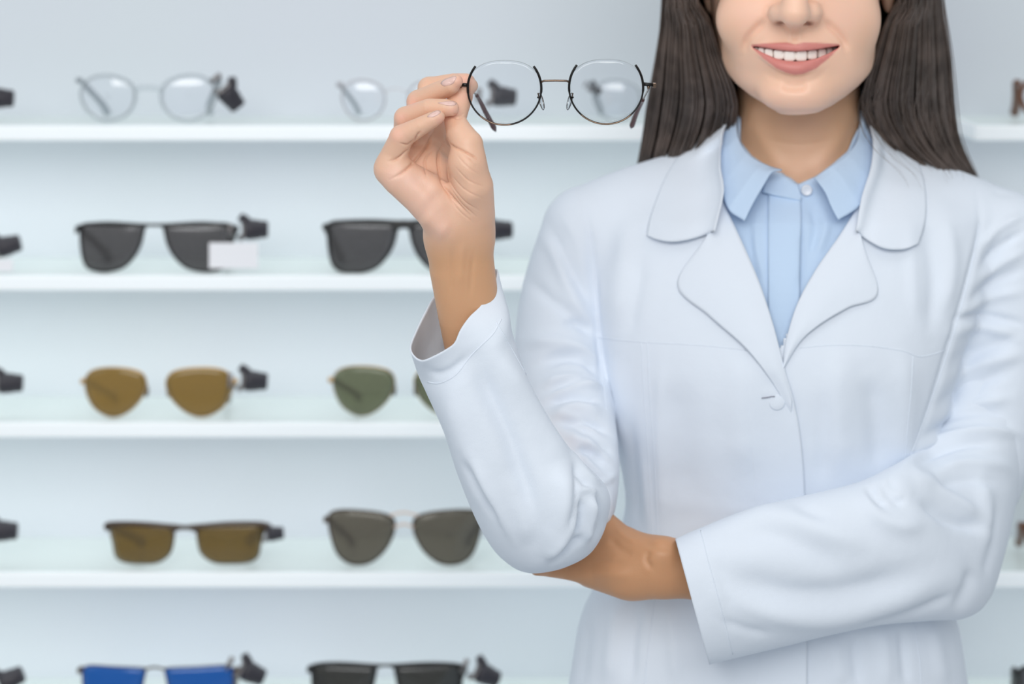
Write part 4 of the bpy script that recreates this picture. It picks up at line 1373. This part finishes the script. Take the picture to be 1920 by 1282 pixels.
# nose pads on wire arms
for sx, x0, y0 in ((-1, 1009, 183), (1, 1074, 183)):
    a = P(x0 + sx * -1 * 0, y0 - 6, GD)
    held([P(x0, y0 - 8, GD), P(x0 - sx * 1, y0 - 2, GD + 0.005), P(x0 - sx * 3, y0 + 3, GD + 0.0075)], 0.0005, 'pad_arm', M['bronze'])
    held([P(x0 - sx * 1, y0 - 2, GD + 0.001), P(x0 - sx * 1, y0 + 1, GD + 0.001)], 0.0011, 'pad_screw', M['frame_blk'])
    f_ = [('u', ell(P(x0 - sx * 6, y0 + 7, GD + 0.008), (0.0018, 0.0035, 0.0065), ('Y', sx * 14)), 0)]
    v_, q_ = sdf_mesh(f_, P(x0 - 30, y0 + 40, GD - 0.003), P(x0 + 30, y0 - 30, GD + 0.02), 0.0006)
    mesh_obj('nose_pad', v_, q_, M['pad'], gl)

# ------------------------------------------------------------------ the wall display
SD = 2.10                       # front edge of the shelves
WD = SD + 0.128                 # the wall
sc2 = SD / F


def wz(py, d=SD):
    return ZC - (py - V0) * d / F


def slab(name, x0, x1, y0, y1, z0, z1, material, parent=None, bev=0.0):
    V_, F_ = box_geo(((x0 + x1) / 2, (y0 + y1) / 2, (z0 + z1) / 2), (x1 - x0, y1 - y0, z1 - z0))
    o = MB().add(V_, F_).build(name, material, parent, smooth=False)
    if bev: bevel(o, bev)
    return o


tag(slab('wall_back', -2.6, 2.8, CY + WD, CY + WD + 0.06, 0, 2.9, M['wall']), 'pale grey display wall behind the glass shelves', kind='structure')
tag(slab('floor', -2.6, 2.8, -4.0, CY + WD, -0.05, 0.0, M['floor']), 'pale shop floor', kind='structure')

ROWS = [(235, 264.5), (516, 545.5), (792, 821), (1073, 1102.5), (1352, 1381)]
ords = ['top', 'second', 'middle', 'fourth', 'lowest']
shelves = {}


def shelf(i, x0, x1, label):
    a, b = ROWS[i]
    e = empty('display_shelf', (x0 + 0.01, CY + SD, wz(b)), label, 'shelf', 'glowing wall shelves')
    z1, z0 = wz(a), wz(b)
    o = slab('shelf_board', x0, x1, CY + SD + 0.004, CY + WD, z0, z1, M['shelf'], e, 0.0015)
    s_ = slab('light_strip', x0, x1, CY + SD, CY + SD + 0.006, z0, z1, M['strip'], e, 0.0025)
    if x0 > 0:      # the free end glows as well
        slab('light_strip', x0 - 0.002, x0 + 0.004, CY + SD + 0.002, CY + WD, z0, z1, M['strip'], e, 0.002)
    return z1


XL, XR = -2.2, (1500 - 960) * sc2
XR0, XR1 = (1832 - 960) * sc2, 2.2
lab_l = ['glowing white shelf, the topmost one left of the woman', 'glowing white shelf left of the woman with the black sunglasses', 'glowing white shelf left of the woman with the gold aviators',
         'glowing white shelf left of the woman with the brown half-frame sunglasses', 'shelf with the blue mirrored sunglasses along the bottom edge of the picture']
lab_r = ['glowing white shelf with a rounded end, right of the hair', 'glowing white shelf hidden behind the upper right sleeve', 'glowing white shelf hidden behind the right elbow crease',
         'glowing white shelf right of the lower elbow', 'shelf at the bottom right corner beside the coat']
TOPZ = []
for i in range(5):
    TOPZ.append(shelf(i, XL, XR, lab_l[i]))
for i in (0, 3, 4):
    z = shelf(i, XR0, XR1, lab_r[i])
# unseen lamps added under the shelves to brighten the wall evenly
for i in range(5):
    for xa, xb in ((XL, XR), (XR0, XR1)):
        if xa == XR0 and i in (1, 2): continue
        area('added_shelf_lamp', ((xa + xb) / 2, CY + SD + 0.05, wz(ROWS[i][1]) - 0.003), ((xa + xb) / 2, CY + SD + 0.09, wz(ROWS[i][1]) - 0.1), xb - xa, 0.05, 0.36 * (xb - xa), (0.97, 0.975, 0.985))


# ------------------------------------------------------------------ glasses on the shelves
def X2(px, d=SD + 0.012): return (px - 960) * d / F
def Z2(py, d=SD + 0.012): return ZC - (py - V0) * d / F


SH = {
    'aviator': [(0, .32), (.05, .14), (.18, .04), (.42, 0), (.72, .02), (.92, .1), (1, .28), (.97, .5), (.86, .72), (.7, .9), (.51, 1), (.33, .97), (.15, .82), (.04, .58)],
    'navigator': [(.01, .14), (.05, .04), (.15, 0), (.5, .01), (.9, .02), (1, .05), (.985, .2), (.94, .45), (.84, .70), (.68, .91), (.47, 1), (.26, 1), (.1, .9), (.03, .6)],
    'big_aviator': [(.0, .16), (.05, .05), (.2, 0), (.5, 0), (.8, .04), (.97, .13), (1, .30), (.94, .54), (.82, .77), (.65, .94), (.47, 1), (.28, .96), (.13, .79), (.04, .48)],
    'rect': [(.0, .1), (.08, .02), (.3, 0), (.7, 0), (.95, .02), (1, .15), (.99, .45), (.93, .75), (.75, .96), (.5, 1), (.25, .98), (.1, .85), (.05, .5)],
    'round': [(0, .45), (.06, .2), (.22, .05), (.45, 0), (.7, .04), (.92, .18), (1, .42), (.96, .68), (.8, .9), (.55, 1), (.3, .95), (.1, .75)],
}


def outline(shape, x0, x1, y0, y1, mir):
    p = np.array(SH[shape])
    if mir: p = np.stack([1 - p[:, 0], p[:, 1]], 1)[::-1]
    q = np.stack([x0 + p[:, 0] * (x1 - x0), y0 + p[:, 1] * (y1 - y0)], 1)
    return catmull(q, 48, closed=True)


def eyewear(label, cat, shape, L, Rr, lens_m, frame_m, rim_r=0.0011, rim_flat=1.0, bridge=(), brow=None, temple_r=0.0020, tip_m=None, group='glasses standing on the shelves',
            clear=False, temples=(True, True), hinge_row=0.12, bridge_m=None, temple_down=None, splay=(0.0, 0.0), pads=False):
    """L, Rr = lens boxes (x0,x1,y0,y1) in photo pixels at shelf distance, or None"""
    boxes = [b for b in (L, Rr) if b]
    xm = sum((b[0] + b[1]) / 2 for b in boxes) / len(boxes)
    zb = max(b[3] for b in boxes)
    e = empty('sunglasses' if cat == 'sunglasses' else 'eyeglasses', (X2(xm), CY + SD + 0.012, Z2(zb)), label, cat, group)
    for k_, b in enumerate((L, Rr)):
        if not b: continue
        C = outline(shape, *b, mir=(k_ == 1))
        cx, cy = C.mean(0)
        wrap = 0.006

        def Y(x):
            return CY + SD + 0.012 + wrap * ((x - xm) / 150) ** 2
        rim = np.stack([X2(C[:, 0]), Y(C[:, 0]), Z2(C[:, 1])], 1)
        if rim_r:
            V_, F_ = tube_geo(rim, rim_r, 8, closed=True, flat=rim_flat)
            MB().add(V_, F_).build('rim', frame_m, e)
        V_ = []
        for s_ in range(6):
            q = s_ / 5
            x, y = cx + (C[:, 0] - cx) * q, cy + (C[:, 1] - cy) * q
            V_.append(np.stack([X2(x), Y(x) - 0.002 * (1 - q * q), Z2(y)], 1))
        o = mesh_obj('lens', np.vstack(V_), grid_faces(48, 6), lens_m, e)
        solidify(o, 0.0018, 0)
        # temple from the outer corner back towards the wall
        if temples[k_]:
            hx = b[0] - 4 if k_ == 0 else b[1] + 4
            hy = b[2] + (b[3] - b[2]) * hinge_row
            sg = 1 if k_ == 0 else -1
            x0, z0, y0 = X2(hx), Z2(hy), Y(hx)
            sp = splay[k_]
            yl = 0.060
            down = z0 - Z2(b[3]) - 0.003
            pts = [(x0, y0, z0), (x0, y0 + 0.010, z0 - 0.001), (x0 + sg * (0.004 + sp * 0.5), y0 + yl * 0.42, z0 - down * 0.36), (x0 + sg * (0.008 + sp), y0 + yl * 0.75, z0 - down * 0.74), (x0 + sg * (0.010 + sp), y0 + yl, z0 - down)]
            Ct = catmull(pts, 40)
            V_, F_ = tube_geo(Ct, np.linspace(temple_r * 1.2, temple_r * 2.0, 40), 8, flat=1.0)
            t_ = MB().add(V_, F_).build('temple', tip_m or frame_m, e)
            V_, F_ = box_geo((x0, y0 + 0.002, z0), (0.006, 0.005, 0.005))
            bevel(MB().add(V_, F_).build('end_piece', frame_m, e, smooth=False), 0.001)
        if pads and len(boxes) == 2:
            px_ = b[1] - 2 if k_ == 0 else b[0] + 2
            py_ = b[2] + (b[3] - b[2]) * 0.5
            v_, q_ = sdf_mesh([('u', ell((X2(px_), CY + SD + 0.020, Z2(py_)), (0.0022, 0.004, 0.0065)), 0)], (X2(px_) - 0.008, CY + SD + 0.008, Z2(py_) - 0.012), (X2(px_) + 0.008, CY + SD + 0.03, Z2(py_) + 0.012), 0.001)
            mesh_obj('nose_pad', v_, q_, M['pad'] if not tip_m else tip_m, e)
    for pts, r in bridge:
        C = catmull(pts, 14)
        V_, F_ = tube_geo(np.stack([X2(C[:, 0]), np.full(14, CY + SD + 0.011), Z2(C[:, 1])], 1), r, 8)
        MB().add(V_, F_).build('bridge', bridge_m or frame_m, e)
    if brow:
        pts, r, fl = brow
        C = catmull(pts, 50)
        V_, F_ = tube_geo(np.stack([X2(C[:, 0]), CY + SD + 0.0105 + 0.006 * ((C[:, 0] - xm) / 150) ** 2, Z2(C[:, 1])], 1), r, 8, flat=fl)
        MB().add(V_, F_).build('brow_bar', frame_m, e)
    return e


L_black = lens_mat('dark_grey_lens', (0.40, 0.38, 0.38), (0.9, 0.95, 1), (0.11, 0.104, 0.105), 0.42)
L_gold = lens_mat('amber_brown_lens', (0.56, 0.38, 0.11), (0.9, 0.9, 0.8), (0.38, 0.25, 0.07), 0.5)
L_green = lens_mat('olive_green_lens', (0.50, 0.52, 0.38), (0.95, 1, 0.9), (0.19, 0.195, 0.13), 0.4)
L_brown = lens_mat('olive_brown_lens', (0.48, 0.35, 0.12), (0.9, 0.9, 0.8), (0.24, 0.165, 0.06), 0.42)
L_grey = lens_mat('warm_grey_lens', (0.44, 0.40, 0.33), (0.95, 0.95, 0.9), (0.18, 0.16, 0.13), 0.4)
L_smoke = lens_mat('smoke_lens', (0.22, 0.21, 0.18), (0.9, 0.95, 1), (0.06, 0.056, 0.05), 0.45)
L_blue = lens_mat('blue_mirror_lens', (0.02, 0.10, 0.35), (0.5, 0.7, 1), (0.003, 0.11, 0.46), 0.9)
F_black = mat('matt_black_frame', (0.018, 0.017, 0.018), 0.4)
F_gold = mat('thin_gold_frame_metal', (0.62, 0.42, 0.22), 0.3, metal=0.8)
F_brown = mat('dark_brown_frame', (0.07, 0.045, 0.032), 0.35)
F_rose = mat('pale_rose_frame_metal', (0.70, 0.52, 0.42), 0.35, metal=0.5)
F_clear = lens_mat('clear_grey_acetate', (0.95, 0.96, 0.97), (0.85, 0.9, 0.92), (0.56, 0.60, 0.63), 0.16, 0.6)
F_clear_tip = mat('translucent_grey_temple', (0.42, 0.46, 0.50), 0.3)
F_pink = lens_mat('clear_pink_frame', (0.97, 0.94, 0.95), (1, 1, 1), (0.72, 0.66, 0.70), 0.15, 0.3)
F_tort = mat('tortoiseshell_brown', (0.17, 0.07, 0.035), 0.3)

eyewear('clear grey round eyeglasses standing on the top shelf at the left', 'glasses', 'round', (150, 254, 141, 226), (302, 404, 141, 226), M['clear'], F_clear, 0.0021,
        bridge=[([(252, 170), (262, 164), (292, 164), (304, 170)], 0.0027)], tip_m=F_clear_tip, temple_r=0.0018, splay=(0.006, 0.006))
eyewear('barely visible clear pink eyeglasses on the top shelf beside the raised hand', 'glasses', 'round', (640, 722, 150, 226), (765, 850, 150, 226), M['clear'], F_pink, 0.0010,
        bridge=[([(722, 172), (740, 166), (765, 172)], 0.001)], tip_m=F_clear_tip, temple_r=0.0014, splay=(0.004, 0.004))
eyewear('eyeglasses on the top shelf seen through the right held lens', 'glasses', 'round', (1112, 1200, 150, 226), (1238, 1325, 150, 226), M['clear'], F_clear, 0.0010,
        bridge=[([(1200, 172), (1218, 166), (1238, 172)], 0.001)], tip_m=F_clear_tip, temple_r=0.0014, splay=(0.002, 0.004))
eyewear('black navigator sunglasses with a white price card on the second shelf', 'sunglasses', 'navigator', (148, 270, 420, 508), (308, 434, 420, 508), L_black, F_black, 0.0014,
        bridge=[([(268, 424), (288, 421), (310, 424)], 0.0013)], brow=([(140, 438), (150, 424), (200, 418), (270, 421), (308, 421), (380, 418), (430, 424), (440, 436)], 0.0015, 0.8), temple_r=0.0024, splay=(0.008, 0.004))
eyewear('black shield sunglasses with thick top bar, behind the wrist', 'sunglasses', 'navigator', (613, 745, 416, 510), (768, 886, 416, 510), L_black, F_black, 0.0015,
        bridge=[([(735, 424), (757, 420), (778, 424)], 0.0042)], brow=([(612, 430), (625, 418), (690, 414), (757, 416), (820, 414), (880, 420), (888, 432)], 0.0019, 0.8), temple_r=0.0024)
eyewear('gold-rimmed amber aviator sunglasses on the middle shelf', 'sunglasses', 'aviator', (158, 274, 690, 781), (312, 434, 690, 781), L_gold, F_gold, 0.0010,
        tip_m=F_brown, temple_r=0.0020, splay=(0.010, 0.004), pads=True, hinge_row=0.3)
eyewear('green aviator sunglasses on the middle shelf beside the white cuff', 'sunglasses', 'aviator', (624, 740, 687, 779), (777, 893, 687, 779), L_green, F_gold, 0.0008,
        tip_m=F_black, temple_r=0.0018, splay=(0.012, 0.004), pads=True, hinge_row=0.3)
eyewear('brown half-frame sunglasses with straight dark brow on the fourth shelf', 'sunglasses', 'rect', (204, 326, 984, 1057), (370, 494, 984, 1057), L_brown, F_brown, 0.0009,
        bridge=[([(322, 996), (346, 988), (372, 996)], 0.0016)], brow=([(196, 992), (205, 984), (260, 982), (325, 986), (348, 988), (370, 986), (430, 982), (490, 984), (500, 992)], 0.0024, 1.1), temple_r=0.0026, splay=(0.012, 0.012))
eyewear('grey aviator sunglasses with a pale top bridge on the fourth shelf', 'sunglasses', 'big_aviator', (615, 740, 958, 1059), (775, 903, 958, 1059), L_grey, F_brown, 0.0011,
        bridge=[([(730, 966), (757, 960), (785, 966)], 0.0010), ([(738, 988), (757, 982), (777, 988)], 0.0010)], bridge_m=F_rose, temple_r=0.0020, splay=(0.010, 0.006), hinge_row=0.2)
eyewear('blue mirrored sunglasses on the lowest shelf', 'sunglasses', 'navigator', (152, 272, 1250, 1346), (310, 438, 1250, 1346), L_blue, F_brown, 0.0010,
        bridge=[([(270, 1254), (290, 1250), (311, 1254)], 0.0012)], temple_r=0.0020)
eyewear('black double-bridge sunglasses on the lowest shelf, below the elbow', 'sunglasses', 'navigator', (584, 704, 1248, 1346), (742, 866, 1248, 1346), L_smoke, F_black, 0.0016,
        bridge=[([(700, 1252), (723, 1246), (745, 1252)], 0.0012)], brow=([(578, 1262), (590, 1248), (640, 1243), (720, 1246), (800, 1243), (860, 1248), (870, 1260)], 0.0014, 0.8), temple_r=0.0022)
# slivers of pairs at the edges of the frame
eyewear('tortoiseshell glasses cut by the right edge above the rounded shelf end', 'glasses', 'round', (1915, 2013, 146, 226), (2055, 2150, 146, 226), M['clear'], F_tort, 0.0026,
        bridge=[([(2010, 168), (2030, 163), (2056, 168)], 0.0018)], temple_r=0.0024)
eyewear('brown sunglasses cut by the right edge beside the lower elbow', 'sunglasses', 'rect', (1924, 2048, 980, 1057), (2080, 2200, 980, 1057), L_brown, F_tort, 0.002,
        bridge=[([(2038, 996), (2060, 988), (2082, 996)], 0.0016)], temple_r=0.0024)
eyewear('dark sunglasses cut by the right edge at the bottom corner', 'sunglasses', 'navigator', (1912, 2032, 1252, 1346), (2060, 2180, 1252, 1346), L_black, F_black, 0.0016,
        bridge=[([(2018, 1256), (2040, 1250), (2062, 1256)], 0.0014)], temple_r=0.0022)


# ------------------------------------------------------------------ security tags clamped on the temples
def security_tag(px, py, ang, label, s=1.2):
    """barrel centre at (px, py); ang tilts it in the plane of the shelf front"""
    d = SD + 0.020
    c = Vector((X2(px, d), CY + d, Z2(py, d)))
    e = empty('security_tag', c, label, 'tag', 'security tags clamped to the glasses')
    ax = Vector((math.cos(math.radians(ang)), 0.12, -math.sin(math.radians(ang)))).normalized()
    up = Vector((math.sin(math.radians(ang)), 0, math.cos(math.radians(ang))))
    V_, F_ = lathe_geo([(-0.0085 * s, 0.0001), (-0.0085 * s, 0.0075 * s), (-0.004 * s, 0.0085 * s), (-0.003 * s, 0.0078 * s), (0.001 * s, 0.0078 * s), (0.002 * s, 0.0072 * s), (0.0085 * s, 0.0066 * s), (0.0095 * s, 0.0055 * s), (0.0096 * s, 0.0001)], c, ax, 24)
    MB().add(V_, F_).build('barrel', M['tagblk'], e)
    p = c - ax * 0.0105 * s
    V_, F_ = tube_geo(np.array([list(p + up * 0.007 * s), list(p + up * 0.004 * s + ax * 0.002 * s), list(p - up * 0.004 * s + ax * 0.002 * s), list(p - up * 0.0075 * s - ax * 0.003 * s)]), 0.0026 * s, 8)
    MB().add(V_, F_).build('clamp', M['tagmet'], e)
    p = c - ax * 0.009 * s + up * 0.0080 * s
    V_, F_ = lathe_geo([(-0.0045 * s, 0.0001), (-0.0045 * s, 0.0032 * s), (0.002 * s, 0.0038 * s), (0.0045 * s, 0.0026 * s), (0.0047 * s, 0.0001)], p, ax * 0.7 - up * 0.5, 14)
    MB().add(V_, F_).build('screw_knob', M['tagblk'], e)
    p = c - ax * 0.020 * s
    V_, F_ = tube_geo(np.array([list(p + up * 0.005 * s), list(p), list(p - up * 0.006 * s)]), 0.0021 * s, 8)
    MB().add(V_, F_).build('jaw', M['tagblk'] if s < 0 else M['tagmet'], e)
    return e


for a in [(434, 184, 52, 'dark security tag tilted down on the clear grey eyeglasses, top shelf'), (945, 181, 5, 'dark security tag seen through the left held lens'),
          (1117, 168, 30, 'small dark security tag seen through the right held lens', 0.55), (3, 184, 3, 'dark security tag cut by the left edge, top shelf'),
          (480, 430, 0, 'dark security tag on the black navigator sunglasses'), (938, 431, 0, 'dark security tag just right of the raised wrist'), (16, 460, -14, 'dark security tag cut by the left edge, second shelf'),
          (479, 714, 4, 'dark security tag on the amber aviators'), (20, 718, 2, 'dark security tag cut by the left edge, middle shelf'),
          (516, 1000, -3, 'dark security tag on the brown half-frame sunglasses', 0.85), (10, 995, 2, 'dark security tag cut by the left edge, fourth shelf'),
          (474, 1262, 26, 'dark security tag on the blue mirrored sunglasses'), (914, 1266, 26, 'dark security tag on the black double-bridge sunglasses'), (22, 1272, -24, 'dark security tag in the bottom left corner')]:
    security_tag(*a)

# white price cards
for (x0, x1, y0, y1, lab) in [(392, 484, 455, 503, 'white price card hanging over the black navigator sunglasses'), (-14, 24, 486, 508, 'white price card at the left edge, second shelf')]:
    d = SD + 0.004
    o = slab('price_card', X2(x0, d), X2(x1, d), CY + d, CY + d + 0.0008, Z2(y1, d), Z2(y0, d), M['card'])
    tag(o, lab, 'price card')
